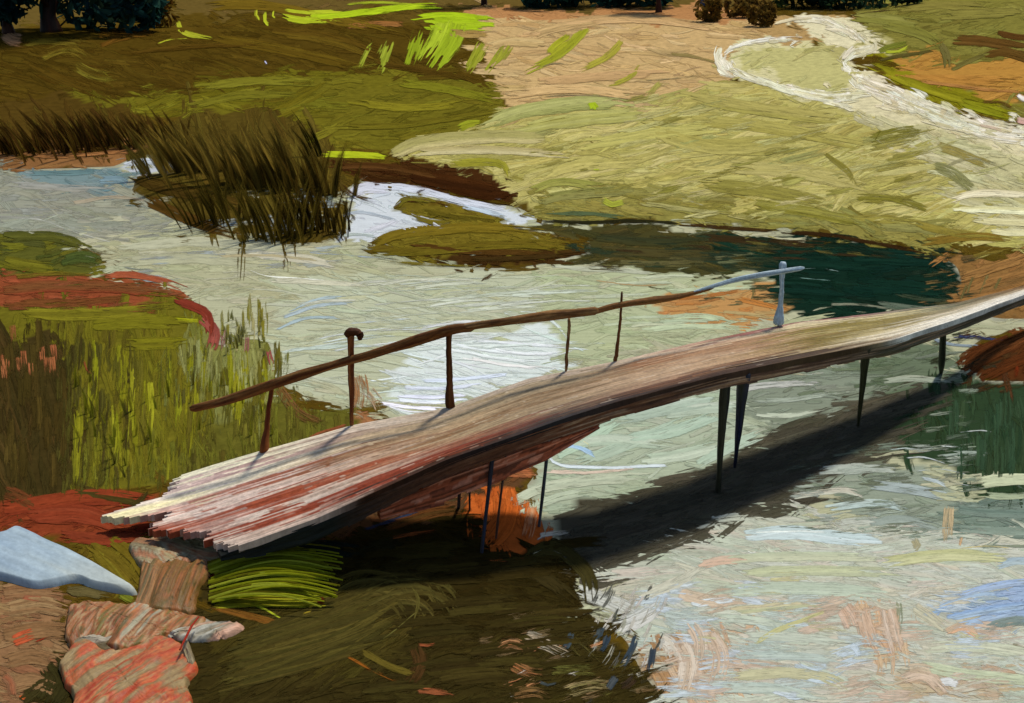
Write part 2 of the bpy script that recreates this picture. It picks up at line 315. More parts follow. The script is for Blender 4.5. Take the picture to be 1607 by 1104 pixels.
# ------------------------------------------------------------------ brushed patches draped on the ground and on the water
LAYER = {k: MB() for k in ('grass', 'mud', 'water', 'path', 'weed')}
ORDER = [0]
def stroke(layer, pts, w, cols, dry=0.25, ends=0.2, amp=1.0, lift=None, jit=0.10, c2=None, taper=0.0, cell=2.6, seg=8.0):
    pts = P(pts) if isinstance(pts, str) else np.asarray(pts, float)
    c = catmull(pts, seg)
    n = len(c)
    if n < 3: return
    m = max(3, int(w / cell) + 1)
    d = np.gradient(c, axis=0); d /= np.maximum(np.hypot(d[:, 0], d[:, 1]), 1e-6)[:, None]
    nrm = np.stack([-d[:, 1], d[:, 0]], 1)
    off = np.linspace(-.5, .5, m) * w
    off[1:-1] += (rng.random(m - 2) - .5) * cell * .5
    s = np.linspace(0, 1, n)
    wp = (0.82 + 0.18 * np.sqrt(np.clip(np.sin(np.pi * np.clip(s, 0.02, .98)), 0, 1))) * (1 - taper * s)
    edge = 1 + (smooth_noise(n, m, 3, 2) - .5) * 0.22
    A = c[:, None, :] + nrm[:, None, :] * (off[None] * wp[:, None] * edge)[..., None]
    ORDER[0] += 1
    if lift is None: lift = 0.4 + 0.4 * min(1, (ORDER[0] - 6600) / 1400.0)
    Pn, t = drape(A[..., 0], A[..., 1])
    pxm = t / FPX
    Pn[..., 2] += lift * pxm * (.28 if layer == 'water' else .8)
    ridge = np.repeat(rng.random((1, m)), n, 0) * .65 + smooth_noise(n, m, 5, 1) * .5
    prof = np.minimum(1, 2.6 * (1 - np.abs(np.linspace(-1, 1, m)))) [None] * np.minimum(1, 8 * np.minimum(s, 1 - s) + .15)[:, None]
    if layer == 'water': amp = amp * .45
    k = 0.36 * amp * pxm
    Pn[..., 2] += k * (ridge * prof - .25)
    cl = np.array(cols, float)
    if cl.ndim == 1: cl = cl[None]
    pick = (smooth_noise(1, m, 1, 2.5)[0] * 1.3 - .15)
    if len(cl) > 1:
        g = np.clip((pick + (rng.random() - .5) * .5) * (len(cl) - 1), 0, len(cl) - 1.001)
        i0 = g.astype(int); f = (g - i0)[:, None]
        base = lin(cl[i0]) * (1 - f) + lin(cl[i0 + 1]) * f
    else:
        base = np.repeat(lin(cl), m, 0)
    C = np.repeat(base[None], n, 0)
    if c2 is not None:
        q = np.clip(s[:, None] + (smooth_noise(n, m, 8, 1.2) - .5) * .5, 0, 1)[..., None]
        C = C * (1 - q) + lin(c2) * q
    C = C * (1 + (rng.random((1, m, 1)) - .5) * 2 * jit + (smooth_noise(n, m, 6, 1)[..., None] - .5) * jit)
    C = C * (1 + (rng.random(3) - .5) * jit * .6)
    L = s * 0 + np.concatenate([[0], np.cumsum(np.hypot(*np.diff(c, axis=0).T))])
    U = np.stack([np.repeat(off[None], n, 0) + rng.random() * 900, np.repeat(L[:, None], m, 1) + rng.random() * 900], -1)
    # ragged bristle ends and dry gaps
    ea = rng.random((1, m)) ** 1.5 * ends; eb = 1 - rng.random((1, m)) ** 1.3 * ends * 1.4
    S = s[:, None]
    D = dry * (.50 + .45 * S ** 2 + .6 * (smooth_noise(n, m, 6, 2) - .5))
    D = D + .9 * np.clip((np.abs(np.linspace(-1, 1, m))[None] - .72) / .28, 0, 1) ** 1.5
    D = D + np.clip((ea - S) / .05, 0, 1.3) + np.clip((S - eb) / .07, 0, 1.3)
    D[0] = np.maximum(D[0], 1.1); D[-1] = np.maximum(D[-1], 1.1)
    LAYER[layer].grid(Pn, C, U, None, D=np.clip(D, -.3, 1.3), G=1.25 * pxm * amp ** .5)

# random cover strokes, following each region
def fill(n, x0, x1, y0, y1, scale=1.0):
    X = rng.random(n) * (x1 - x0) + x0; Y = rng.random(n) * (y1 - y0) + y0
    o = np.argsort(-rng.random(n))
    K = label(X, Y)
    for i in o:
        lay, _, cols, ang, ln, wd = REG[K[i]]
        far = 0.55 + 0.45 * min(1, max(0, Y[i]) / 350.0)
        a = math.radians(ang + rng.normal() * 11)
        l = ln * far * (0.55 + .8 * rng.random()) * scale; w = wd * far * (.7 + .7 * rng.random()) * scale
        ux, uy = math.cos(a), math.sin(a)
        bow = rng.normal() * l * .05
        p = [(X[i] - ux * l / 2, Y[i] - uy * l / 2), (X[i] - uy * bow, Y[i] + ux * bow), (X[i] + ux * l / 2, Y[i] + uy * l / 2)]
        # keep the patch within its own region: shorten while an end lies in another kind of ground
        for _ in range(3 if rng.random() < .7 else 0):
            q = label(np.array([p[0][0], p[2][0]]), np.array([p[0][1], p[2][1]]))
            if REG[q[0]][0] == lay and REG[q[1]][0] == lay: break
            p = [tuple(np.array(p[1]) + (np.array(e) - np.array(p[1])) * .55) for e in p]
        kk = rng.integers(len(cols))
        c = [cols[kk], cols[(kk + 1) % len(cols)]]
        stroke(lay, p, w, c, dry=.3, ends=.3, amp=.9, lift=0.08 + 0.26 * rng.random(), jit=.10)
fill(5200, -60, 1670, -10, 1150)
fill(500, -60, 1670, -10, 400, 1.7)
# where two kinds of cover meet, each is dragged a little way, dry, over the other
def scumble(n):
    X = rng.random(n) * 1760 - 70; Y = rng.random(n) * 1150 - 10
    dx = rng.normal(size=n) * 13; dy = rng.normal(size=n) * 9
    K = label(X, Y); K2 = label(X + dx, Y + dy)
    for i in np.nonzero(K != K2)[0]:
        lay, _, cols, ang, ln, wd = REG[K2[i]]
        if lay == 'water' and REG[K[i]][0] != 'water': lay = REG[K[i]][0]
        a = math.radians((ang if rng.random() < .6 else REG[K[i]][3]) + rng.normal() * 14)
        l = ln * (.3 + .45 * rng.random()); w = wd * (.6 + .7 * rng.random())
        ux, uy = math.cos(a) * l / 2, math.sin(a) * l / 2
        kk = rng.integers(len(cols))
        stroke(lay, [(X[i] - ux, Y[i] - uy), (X[i] + rng.normal() * 2, Y[i] + rng.normal() * 2), (X[i] + ux, Y[i] + uy)], w, [cols[kk], cols[(kk + 1) % len(cols)]], dry=.85, ends=.45, amp=.8, lift=.4 + .2 * rng.random(), jit=.1)
scumble(9000)
fill(520, -60, 1670, 1110, 1480, 1.5)
fill(700, -400, -30, 0, 1300, 1.5)
fill(700, 1640, 2080, 0, 1300, 1.5)
S=stroke
# --- upper meadow, left
S('mud',"0,50 20,62 42,64",26,[(196,146,104),(180,128,86)],dry=.4)
S('grass',"30,72 70,66 150,70",14,[(120,104,34),(100,84,28)],dry=.5)
S('grass',"150,66 210,48 262,46",30,[(92,62,20),(108,80,24)],dry=.35)
S('grass',"60,92 110,78 150,100",26,[(124,112,36),(104,86,26)],dry=.6)
S('grass',"110,100 150,120 190,120",22,[(120,110,36),(96,80,24)],dry=.6)
S('grass',"200,84 300,74 420,70",12,[(72,54,14),(88,68,20)],dry=.3)
S('grass',"330,60 450,80 590,112",20,[(96,76,20),(84,64,16),(106,86,24)],dry=.25)
S('grass',"300,14 400,8 520,30 640,56",20,[(94,76,20),(108,88,24),(80,62,16)],dry=.25)
S('grass',"420,50 520,62 600,90",24,[(86,66,18),(98,80,22)],dry=.25)
S('grass',"276,32 290,52 338,62",15,[(158,162,42),(140,142,36)],dry=.2,taper=.6,amp=2)
S('grass',"244,71 268,63 300,62",5,[(168,170,44)],dry=.2)
S('grass',"404,12 402,24 410,36",7,[(176,182,44)],dry=0,amp=2)
S('grass',"416,16 416,34 424,42",8,[(170,178,40)],dry=0,amp=2)
S('grass',"430,14 428,26 434,30",6,[(176,182,44)],dry=0,amp=2)
S('grass',"440,22 480,28 545,26",24,[(172,182,42),(156,168,34)],dry=.1,amp=2)
S('grass',"470,30 540,24 640,12 700,10",14,[(164,186,32),(150,172,28)],dry=.15,amp=2)
S('grass',"540,8 600,5 690,12",8,[(150,160,40)],dry=.3)
S('grass',"660,34 720,36 780,38",30,[(158,184,32),(146,170,28),(170,190,44)],dry=.08,amp=1.8)
S('grass',"640,30 700,24 770,30",12,[(160,186,30)],dry=.1,amp=2)
S('grass',"712,28 700,60 668,110",58,[(152,170,36),(138,154,32),(160,176,44)],dry=.15,ends=.3,amp=1.6)
S('grass',"660,44 650,80 640,110",26,[(146,164,36),(130,146,30)],dry=.25,ends=.4)
S('grass',"612,60 604,84 590,118",24,[(150,160,50),(136,146,40)],dry=.25,ends=.4)
S('grass',"588,62 574,84 562,112",12,[(142,148,44),(150,160,50)],dry=.3,ends=.35)
S('mud',"540,44 590,38 640,40",14,[(160,112,60),(140,92,46)],dry=.5)
S('mud',"700,52 740,54 770,56",16,[(168,136,76),(150,118,60)],dry=.4)
S('mud',"580,100 680,114 740,128",14,[(84,62,18),(70,50,14)],dry=.4)
S('mud',"650,120 700,116 735,118",22,[(76,56,16),(92,74,20)],dry=.35)
for a in ["762,62 748,90 732,118","802,66 786,90 764,120"]:
    S('grass',a,22,[(142,150,40),(130,136,34),(150,150,50)],dry=.25,ends=.4)
S('grass',"924,40 880,84 820,116",20,[(150,150,40),(164,160,56)],dry=.25,taper=.3)
S('grass',"900,58 872,78 856,96",24,[(150,152,40)],dry=.25)
S('grass',"980,62 950,92 905,112",18,[(156,150,46),(166,156,60)],dry=.3,taper=.3)
S('grass',"1010,100 985,124 948,138",12,[(158,150,56)],dry=.4)
S('grass',"1040,126 1025,142 1010,164",12,[(166,158,78)],dry=.5)
for a in ["830,60 870,46 960,30","760,74 800,66 860,70","790,150 900,140 1000,152","840,130 960,120 1060,116","860,36 1000,30 1120,44"]:
    S('grass',a,18,[(200,170,118),(188,156,104),(176,146,96)],dry=.2)
for a in ["820,158 900,150 1020,160","1010,128 1060,124 1110,118","830,112 870,100 900,104"]:
    S('grass',a,7,[(136,120,84),(150,132,94)],dry=.4)
S('grass',"1040,84 1090,90 1140,104",9,[(140,124,74),(120,108,60)],dry=.45)
S('grass',"500,243 560,244 610,247",13,[(168,182,34),(150,164,30)],dry=.15,amp=1.8)
S('grass',"716,206 735,196 760,192",18,[(150,160,38),(134,138,34)],dry=.25,taper=.5)
S('grass',"520,200 640,196 790,172",14,[(106,98,24),(120,112,30),(94,86,22)],dry=.25)
S('grass',"540,160 640,170 760,160",16,[(124,116,30),(110,102,26)],dry=.25)
S('grass',"620,130 700,140 790,160",18,[(118,116,28),(104,100,24)],dry=.25)
S('grass',"300,140 400,128 500,130",18,[(122,116,36),(112,106,30)],dry=.25)
S('grass',"290,170 380,150 470,150",16,[(118,110,32),(104,96,28)],dry=.25)
# --- sage meadow
S('grass',"612,246 660,226 760,216 860,218",24,[(176,166,108),(184,172,116),(164,156,92)],dry=.08,ends=.08,amp=1.6)
S('grass',"640,240 760,236 900,244",16,[(166,152,98),(176,164,112),(188,178,132)],dry=.1,amp=1.6)
S('grass',"745,200 820,176 920,162 1000,168",26,[(160,158,92),(168,164,100),(150,148,84)],dry=.1,amp=1.3)
S('grass',"800,206 900,190 1020,180",24,[(166,160,88),(174,168,98),(156,150,78)],dry=.1,amp=1.3)
S('grass',"900,230 1020,212 1140,200",24,[(168,162,86),(178,170,96)],dry=.12,amp=1.3)
S('grass',"920,170 932,166 936,176",14,[(160,180,36)],dry=.1,amp=2)
S('grass',"918,194 930,184 940,188",9,[(158,172,44)],dry=.2)
S('grass',"930,210 926,222 940,232",6,[(110,98,44)],dry=.3)
S('grass',"920,262 934,266 944,266",8,[(166,178,50)],dry=.2)
S('grass',"700,258 780,256 800,282",16,[(150,146,50),(140,136,44)],dry=.3)
S('grass',"840,284 900,262 1020,256",20,[(166,158,84),(178,168,98)],dry=.2)
S('grass',"1000,200 1120,230 1240,222",30,[(160,152,78),(172,164,92)],dry=.15,amp=1.3)
S('grass',"1060,150 1180,170 1320,190",24,[(154,146,74),(166,156,86),(144,136,66)],dry=.2)
S('grass',"1080,190 1200,200 1360,230",22,[(150,140,70),(164,154,84)],dry=.2)
S('grass',"1140,260 1260,270 1380,300",30,[(166,158,92),(176,168,102),(150,142,76)],dry=.2)
S('grass',"1090,290 1200,300 1300,320",26,[(150,142,72),(136,128,58)],dry=.3)
S('grass',"1290,240 1330,270 1345,300",14,[(124,116,46),(144,136,70)],dry=.5)
S('grass',"1360,222 1400,212 1450,204",24,[(112,108,40),(126,120,52)],dry=.45)
S('grass',"1370,226 1376,212 1384,202",10,[(104,100,34)],dry=.4)
S('grass',"1466,228 1500,240 1560,262",20,[(128,116,50),(150,138,76)],dry=.5)
S('grass',"1460,260 1490,270 1530,300",22,[(130,128,76),(158,152,104)],dry=.5)
S('grass',"1340,310 1400,312 1460,330",16,[(120,114,42),(136,128,60)],dry=.4)
S('grass',"1180,320 1280,336 1360,352",20,[(134,128,52),(122,116,42),(148,142,70)],dry=.3)
S('grass',"940,310 960,322 985,316",14,[(160,170,52),(150,150,56)],dry=.3)
S('grass',"1000,318 1080,330 1150,338",12,[(170,164,104),(150,146,80)],dry=.4)
S('grass',"830,300 880,286 960,296",16,[(140,138,64),(156,150,76)],dry=.3)
S('grass',"840,318 900,306 1000,300",20,[(124,124,64),(138,134,74),(106,110,60)],dry=.35)
S('grass',"850,338 920,336 1000,344",10,[(84,98,66),(60,74,48)],dry=.35)
for a in ["1480,318 1540,304 1640,310","1490,330 1560,330 1650,334","1520,345 1580,350 1650,352","1550,362 1600,366 1660,360"]:
    S('grass',a,15,[(214,206,162),(200,190,142),(222,216,180)],dry=.2,amp=1.8)
S('grass',"1420,350 1500,366 1600,378",16,[(126,112,40),(140,126,56)],dry=.35)
S('mud',"1440,382 1530,372 1600,380",16,[(130,104,40),(110,86,34)],dry=.3)
S('mud',"1480,262 1530,250 1590,270",8,[(156,148,110)],dry=.5)
# --- far dark shore of the pool
S('mud',"830,344 900,350 1000,348 1080,352",10,[(40,34,16),(30,40,26)],dry=.2)
S('mud',"1060,352 1160,360 1250,366",9,[(56,36,18),(66,48,20)],dry=.25)
S('mud',"1220,364 1300,370 1380,384 1460,398",10,[(52,34,16),(70,46,20)],dry=.2)
# --- chalk path
for a,w in [("1240,30 1280,30 1310,38 1340,54 1366,70",13),("1290,46 1330,48 1362,72",10),("1366,66 1372,76 1340,86 1322,98",14),("1322,94 1326,106 1346,118 1360,124",14),("1346,70 1330,84 1318,100",9),
            ("1340,116 1352,132 1400,150 1450,172",22),("1400,148 1460,170 1520,192",18),("1430,162 1490,190 1560,208",22),("1500,190 1560,206 1640,216",30),("1350,130 1390,156 1440,178",14),
            ("1266,62 1220,62 1176,68 1146,78 1134,92",9),("1256,64 1240,72 1250,76",5),("1136,78 1130,96 1144,112 1162,116",18),("1146,108 1180,124 1230,136",12),("1180,122 1240,144 1290,152",11),("1230,138 1290,152 1340,150 1370,150",16),("1284,158 1320,166 1344,172",8),("1440,186 1500,202 1570,214",10)]:
    PC=[(222,216,186),(232,228,206),(206,196,156),(238,234,214),(196,186,144)]
    S('path',a,w*1.3,PC,dry=.5,amp=.9,ends=.25,lift=.7)
    c=catmull(P(a),4)
    for k in range(int(len(c)*.55)):
        q=rng.integers(0,max(1,len(c)-6)); e=min(len(c)-1,q+int(4+rng.random()*9)); o=rng.normal(size=2)*np.array([w*.35,w*.32])
        S('path',[c[q]+o,c[(q+e)//2]+o+rng.normal(size=2),c[e]+o*.6],w*(.4+.7*rng.random()),[PC[rng.integers(5)],PC[rng.integers(5)]],dry=.45,amp=.7,ends=.4,lift=.5+.3*rng.random())
S('path',"1594,148 1606,156 1640,168",10,[(240,236,222)],dry=.2,amp=2,lift=1.1)
S('path',"1530,196 1560,202 1578,208",8,[(190,150,128),(214,200,172)],dry=.5,lift=1.3)
S('path',"1590,188 1610,192 1640,196",14,[(196,156,140),(214,190,160)],dry=.4,lift=1.1)
S('path',"1210,40 1240,32 1290,28",9,[(200,180,140),(216,204,170)],dry=.4,lift=1.0)
S('mud',"1280,23 1310,14 1350,16",5,[(46,44,36),(70,60,44)],dry=.3)
S('mud',"1330,26 1380,18 1440,14",5,[(70,56,30)],dry=.4)
# --- hillock top right
for a in ["1330,28 1380,30 1450,40","1400,14 1480,8 1560,10","1470,26 1540,22 1607,20","1380,36 1440,52 1480,74"]:
    S('grass',a,20,[(128,122,56),(118,112,48),(140,132,66)],dry=.15,amp=1.5)
S('grass',"1470,66 1484,84 1488,112",18,[(96,88,44),(110,100,52)],dry=.15,ends=.25,amp=1.6)
S('grass',"1488,112 1520,98 1560,80",14,[(112,104,52),(98,88,40)],dry=.2,taper=.6,amp=1.6)
S('mud',"1490,64 1540,66 1620,78",20,[(94,66,28),(78,52,20),(110,80,36)],dry=.2)
S('mud',"1540,90 1580,84 1640,104",16,[(100,72,30),(84,58,22)],dry=.25)
S('mud',"1560,52 1600,60 1650,62",14,[(70,44,18),(86,58,24)],dry=.25)
S('grass',"1374,86 1392,76 1430,66",12,[(106,110,40),(130,136,40)],dry=.2,amp=1.6)
S('grass',"1384,82 1410,82 1428,72",8,[(162,170,48)],dry=.15,amp=2)
S('grass',"1376,96 1410,88 1470,80",10,[(84,76,34)],dry=.3)
S('grass',"1352,96 1410,122 1480,148 1560,168",18,[(126,122,22),(112,108,20),(140,136,30)],dry=.12,amp=1.5)
S('grass',"1500,160 1560,176 1592,184",18,[(150,154,32),(130,128,26)],dry=.25,amp=1.6)
S('mud',"1536,160 1570,162 1592,172",9,[(96,72,28)],dry=.4)
S('mud',"1400,110 1480,124 1600,130",22,[(178,130,60),(166,118,52)],dry=.2)
S('mud',"1440,128 1520,138 1607,146",10,[(160,110,60),(172,124,64)],dry=.3)
# --- left brown bank, reed bed ground
for k in range(26):
    x=rng.random()*240; y=165+rng.random()*60
    S('mud',[(x,y),(x+9,y+20),(x+24,y+42)],11,[(74,52,18),(60,42,14),(92,74,24)],dry=.4,ends=.5)
for k in range(16):
    x=rng.random()*200; y=196+rng.random()*40
    S('mud',[(x,y),(x+5,y+16),(x+14,y+30)],9,[(66,42,16),(84,50,22)],dry=.4,ends=.5)
S('mud',"0,236 80,246 180,240 270,232",10,[(160,112,66),(130,88,48)],dry=.5)
S('mud',"180,226 220,214 270,222",9,[(166,120,70),(132,96,54)],dry=.5)
S('mud',"196,278 280,300 400,330",26,[(76,58,20),(64,48,16)],dry=.25)
S('mud',"220,310 300,346 380,372",22,[(82,58,22),(68,50,16)],dry=.3)
S('mud',"510,262 600,262 690,278",14,[(78,48,20),(92,60,28),(64,38,14)],dry=.2)
S('mud',"640,276 720,290 790,302",26,[(56,30,12),(64,36,14),(48,26,10)],dry=.12,ends=.12,amp=1.4)
S('mud',"700,296 760,308 806,304",18,[(52,28,10),(60,32,12)],dry=.12,ends=.12)
S('mud',"545,268 640,268 720,284",8,[(70,42,18)],dry=.3)
S('grass',"640,256 700,258 760,262",7,[(150,146,64),(110,92,44)],dry=.5)
S('grass',"700,262 750,262 790,280",10,[(160,154,70),(130,120,52)],dry=.5)
S('mud',"530,290 560,310 600,320",14,[(66,46,20),(50,34,14)],dry=.6)
# --- islet
S('grass',"566,388 640,366 760,358 860,368",20,[(116,102,30),(104,90,24),(126,112,36)],dry=.15,amp=1.4)
S('grass',"580,400 700,392 800,384 915,388",18,[(106,92,26),(90,74,22)],dry=.2)
S('mud',"640,384 740,396 880,396",13,[(62,40,16),(78,54,20)],dry=.35)
S('mud',"720,408 820,406 915,398",12,[(54,40,16),(66,48,20)],dry=.25)
S('grass',"600,412 680,416 760,420",9,[(110,100,36),(130,122,56)],dry=.5)
S('grass',"620,328 640,312 690,318",14,[(104,94,28),(116,104,34)],dry=.35)
S('grass',"660,330 720,342 790,350",12,[(110,98,28),(96,84,24)],dry=.35)
S('grass',"640,340 680,350 720,352",12,[(106,94,28)],dry=.4)
# --- water: left channel
S('water',"0,290 80,294 190,300",14,[(146,150,140),(160,160,142)],dry=.35)
S('water',"40,272 110,272 180,268",12,[(84,112,116),(100,126,126)],dry=.3)
S('water',"150,284 190,282 204,292",16,[(108,134,142),(126,148,150)],dry=.35)
S('water',"190,262 230,254 276,262",14,[(190,194,204),(174,180,186)],dry=.3,amp=1.6)
S('water',"110,320 180,310 240,318",10,[(170,150,124),(154,146,124)],dry=.45)
S('water',"190,322 220,324 250,330",6,[(96,112,110)],dry=.4)
S('water',"0,346 60,344 110,362 180,382",4,[(196,198,186)],dry=.3,amp=1.6)
S('water',"60,350 100,336 120,344",4,[(176,178,160)],dry=.4)
S('water',"180,392 300,380 420,388 520,392",18,[(178,178,148),(170,170,140)],dry=.2)
S('water',"180,412 300,406 420,414",20,[(172,172,140),(164,164,134)],dry=.15)
S('water',"190,420 220,424 240,422",7,[(120,126,112)],dry=.3)
S('water',"330,404 420,402 520,412",8,[(168,158,116),(176,170,136)],dry=.4)
S('water',"380,400 460,404 540,420",18,[(186,184,160),(194,190,170)],dry=.25)
S('water',"386,422 420,434 480,438 560,448",5,[(232,232,218),(220,220,204)],dry=.2,amp=2.4)
S('water',"420,440 500,444 600,450",12,[(200,200,172),(188,186,156)],dry=.3)
S('water',"480,396 560,402 640,410",7,[(126,150,164),(160,172,176)],dry=.5)
S('water',"545,312 570,296 620,296",20,[(204,208,214),(190,198,204)],dry=.25,amp=1.5)
S('water',"560,290 640,296 720,314 800,332",15,[(210,212,216),(196,204,210),(222,222,222)],dry=.3,amp=1.6)
S('water',"720,322 770,334 815,350",12,[(206,210,214),(176,190,198)],dry=.35,amp=1.5)
S('water',"530,340 570,334 640,350",9,[(150,166,176),(188,194,198)],dry=.4)
S('water',"520,372 560,368 600,372",9,[(190,190,180),(170,178,176)],dry=.4)
for k in range(46):
    x=430+rng.random()*380; y=440+rng.random()*110; l=90+rng.random()*150
    S('water',[(x,y+6),(x+l*.5,y-2+rng.normal()*3),(x+l,y-4)],5+rng.random()*4,[(190,194,172),(204,208,190),(172,178,156)] if y<500 else [(200,208,200),(216,222,216),(184,194,182)],dry=.45,amp=1.9)
for a in ["440,500 500,480 560,476","430,520 480,500 540,500","450,490 500,470 550,466"]:
    S('water',a,9,[(156,174,178),(170,184,182)],dry=.35,amp=1.6)
for a in ["440,556 520,540 600,528","500,550 560,534 640,526","470,540 540,524 620,514"]:
    S('water',a,7,[(206,212,204),(190,198,186)],dry=.4,amp=1.9)
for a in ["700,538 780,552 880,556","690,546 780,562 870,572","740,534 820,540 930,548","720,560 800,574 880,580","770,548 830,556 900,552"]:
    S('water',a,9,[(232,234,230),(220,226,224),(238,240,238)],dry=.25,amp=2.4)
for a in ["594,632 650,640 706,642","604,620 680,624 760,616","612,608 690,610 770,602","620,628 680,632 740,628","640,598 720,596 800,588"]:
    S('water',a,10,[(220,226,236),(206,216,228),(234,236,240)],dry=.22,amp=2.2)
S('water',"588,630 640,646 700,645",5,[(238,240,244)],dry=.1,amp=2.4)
for k in range(12):
    x=850+rng.random()*200; y=430+rng.random()*90; l=70+rng.random()*90
    S('water',[(x,y),(x+l*.5,y-3),(x+l,y-4)],9,[(176,184,150),(190,196,164),(166,176,146)],dry=.35)
S('water',"860,420 960,424 1060,430",12,[(178,182,156),(160,166,140)],dry=.4)
S('water',"930,440 1000,448 1080,446",6,[(170,142,100),(178,166,130)],dry=.5)
S('water',"980,478 1040,470 1100,462",9,[(172,112,64),(186,136,84)],dry=.45)
S('water',"1060,470 1130,462 1190,450",10,[(176,118,60),(160,104,52)],dry=.4)
S('water',"1150,468 1190,476 1240,490",12,[(172,112,54),(186,128,66)],dry=.35)
S('water',"1120,488 1180,494 1230,502",9,[(180,120,62),(168,150,104)],dry=.4)
S('water',"1040,500 1100,496 1160,508",12,[(176,186,152),(186,190,158)],dry=.35)
S('water',"1000,520 1080,512 1180,516",12,[(174,186,150),(184,190,156)],dry=.3)
S('water',"1180,446 1184,462 1176,480",9,[(110,96,58)],dry=.5)
# dark pool: deep green water, the bank's reflection painted into its colour
for k in range(16):
    x=1180+rng.random()*200; y=395+rng.random()*85; l=90+rng.random()*90
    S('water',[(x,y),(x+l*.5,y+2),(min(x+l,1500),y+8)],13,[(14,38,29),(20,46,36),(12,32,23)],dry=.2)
S('water',"930,372 1020,380 1120,378",16,[(48,54,34),(60,58,30)],dry=.25)
S('water',"940,392 1040,398 1160,400",16,[(76,66,32),(62,60,34)],dry=.3)
S('water',"960,412 1040,414 1130,410",12,[(96,90,54),(80,80,46)],dry=.4)
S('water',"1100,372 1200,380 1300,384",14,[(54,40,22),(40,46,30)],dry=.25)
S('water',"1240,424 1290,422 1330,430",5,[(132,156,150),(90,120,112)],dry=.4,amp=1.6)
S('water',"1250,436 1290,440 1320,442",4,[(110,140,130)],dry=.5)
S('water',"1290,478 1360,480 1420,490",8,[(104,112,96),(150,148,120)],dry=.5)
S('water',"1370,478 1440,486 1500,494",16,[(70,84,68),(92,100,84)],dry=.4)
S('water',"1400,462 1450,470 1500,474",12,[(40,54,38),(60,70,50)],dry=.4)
# right bank at far bridge end
for a in ["1500,440 1550,424 1640,396","1510,460 1560,442 1650,420","1480,470 1540,462 1620,440"]:
    S('mud',a,18,[(154,112,62),(140,100,56),(122,92,54)],dry=.3)
for a in ["1530,430 1522,448 1516,470","1552,428 1542,450 1536,466","1574,430 1566,444 1556,462","1520,440 1512,460 1506,478"]:
    S('mud',a,9,[(96,92,52),(112,100,58)],dry=.4)
S('grass',"1500,412 1540,400 1600,392",10,[(136,118,52),(120,100,40)],dry=.4)
for a in ["1510,590 1560,556 1640,520","1530,600 1590,570 1650,550","1500,580 1540,552 1590,530"]:
    S('mud',a,22,[(88,48,22),(76,42,20),(100,60,30)],dry=.35)
S('mud',"1600,560 1596,580 1590,600",10,[(110,44,20)],dry=.3)
# --- water right of the bridge
for a in ["870,716 920,690 980,656","900,730 980,700 1080,660","880,700 960,690 1060,700","960,660 1060,640 1130,626","980,690 1060,676 1130,650","1000,724 1060,716 1130,700","1040,650 1120,640 1180,640","1090,730 1150,700 1200,680"]:
    S('water',a,22,[(172,188,168),(164,180,160),(182,194,176)],dry=.12,amp=1.6)
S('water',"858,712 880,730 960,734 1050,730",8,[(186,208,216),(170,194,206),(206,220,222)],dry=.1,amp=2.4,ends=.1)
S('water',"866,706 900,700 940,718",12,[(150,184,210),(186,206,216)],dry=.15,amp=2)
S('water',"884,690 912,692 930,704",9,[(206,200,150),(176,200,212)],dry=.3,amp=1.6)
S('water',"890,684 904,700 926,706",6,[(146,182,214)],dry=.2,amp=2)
S('water',"800,790 860,764 960,752 1040,748",20,[(180,186,166),(170,182,162),(200,196,176)],dry=.25)
S('water',"806,806 880,780 940,770",18,[(176,188,164),(190,192,170)],dry=.2)
S('water',"850,740 920,742 1000,736",10,[(206,190,172),(190,186,168)],dry=.4)
S('water',"840,850 850,840 900,836",12,[(196,190,180),(186,178,160)],dry=.4)
S('water',"1140,616 1200,606 1290,600",14,[(168,176,166),(186,188,176)],dry=.4)
S('water',"1170,630 1240,628 1320,616",12,[(140,150,130),(170,178,164)],dry=.4)
S('water',"1180,650 1240,652 1300,640",12,[(156,168,150),(180,188,170)],dry=.35)
S('water',"1200,600 1300,590 1400,590",9,[(110,120,100),(150,156,140)],dry=.5)
S('water',"1380,600 1430,594 1500,600",14,[(166,170,152),(140,150,134)],dry=.3)
S('water',"1300,580 1360,580 1440,570",10,[(120,130,104),(96,106,82)],dry=.4)
S('water',"1460,530 1490,540 1540,544",10,[(150,160,170),(110,120,124)],dry=.4)
S('water',"1490,528 1540,530 1580,536",9,[(50,60,96),(62,70,80)],dry=.35)
S('water',"1430,566 1480,556 1530,552",10,[(120,124,110),(96,104,90)],dry=.4)
for k in range(18):
    x=1490+rng.random()*120; y=630+rng.random()*100
    S('water',[(x,y-30),(x+2,y),(x,y+34)],13,[(44,66,46),(54,76,52),(40,54,34)],dry=.3)
S('water',"1570,560 1580,600 1590,640",14,[(92,50,26),(70,50,30)],dry=.5)
for a in ["1410,720 1450,718 1490,730","1430,740 1480,738 1520,746","1390,708 1420,704 1450,708","1480,756 1500,760 1530,764","1470,700 1500,702 1520,706","1500,680 1540,676 1560,680"]:
    S('water',a,6,[(196,204,200),(170,184,178)],dry=.45,amp=1.8)
S('water',"1530,760 1570,754 1640,752",22,[(190,192,158),(176,182,148)],dry=.2)
S('water',"1540,776 1580,780 1640,776",14,[(180,184,150),(150,160,130)],dry=.3)
S('water',"1280,740 1360,734 1430,738",18,[(186,192,178),(170,180,166)],dry=.3)
S('water',"1360,760 1430,768 1490,780",20,[(130,142,130),(160,172,166)],dry=.3)
S('water',"1440,750 1470,756 1490,766",10,[(190,200,202),(150,164,164)],dry=.3,amp=1.6)
S('water',"1440,772 1470,768 1500,772",7,[(96,92,66)],dry=.5)
S('water',"1290,800 1370,790 1430,800",16,[(176,190,182),(186,196,186)],dry=.3)
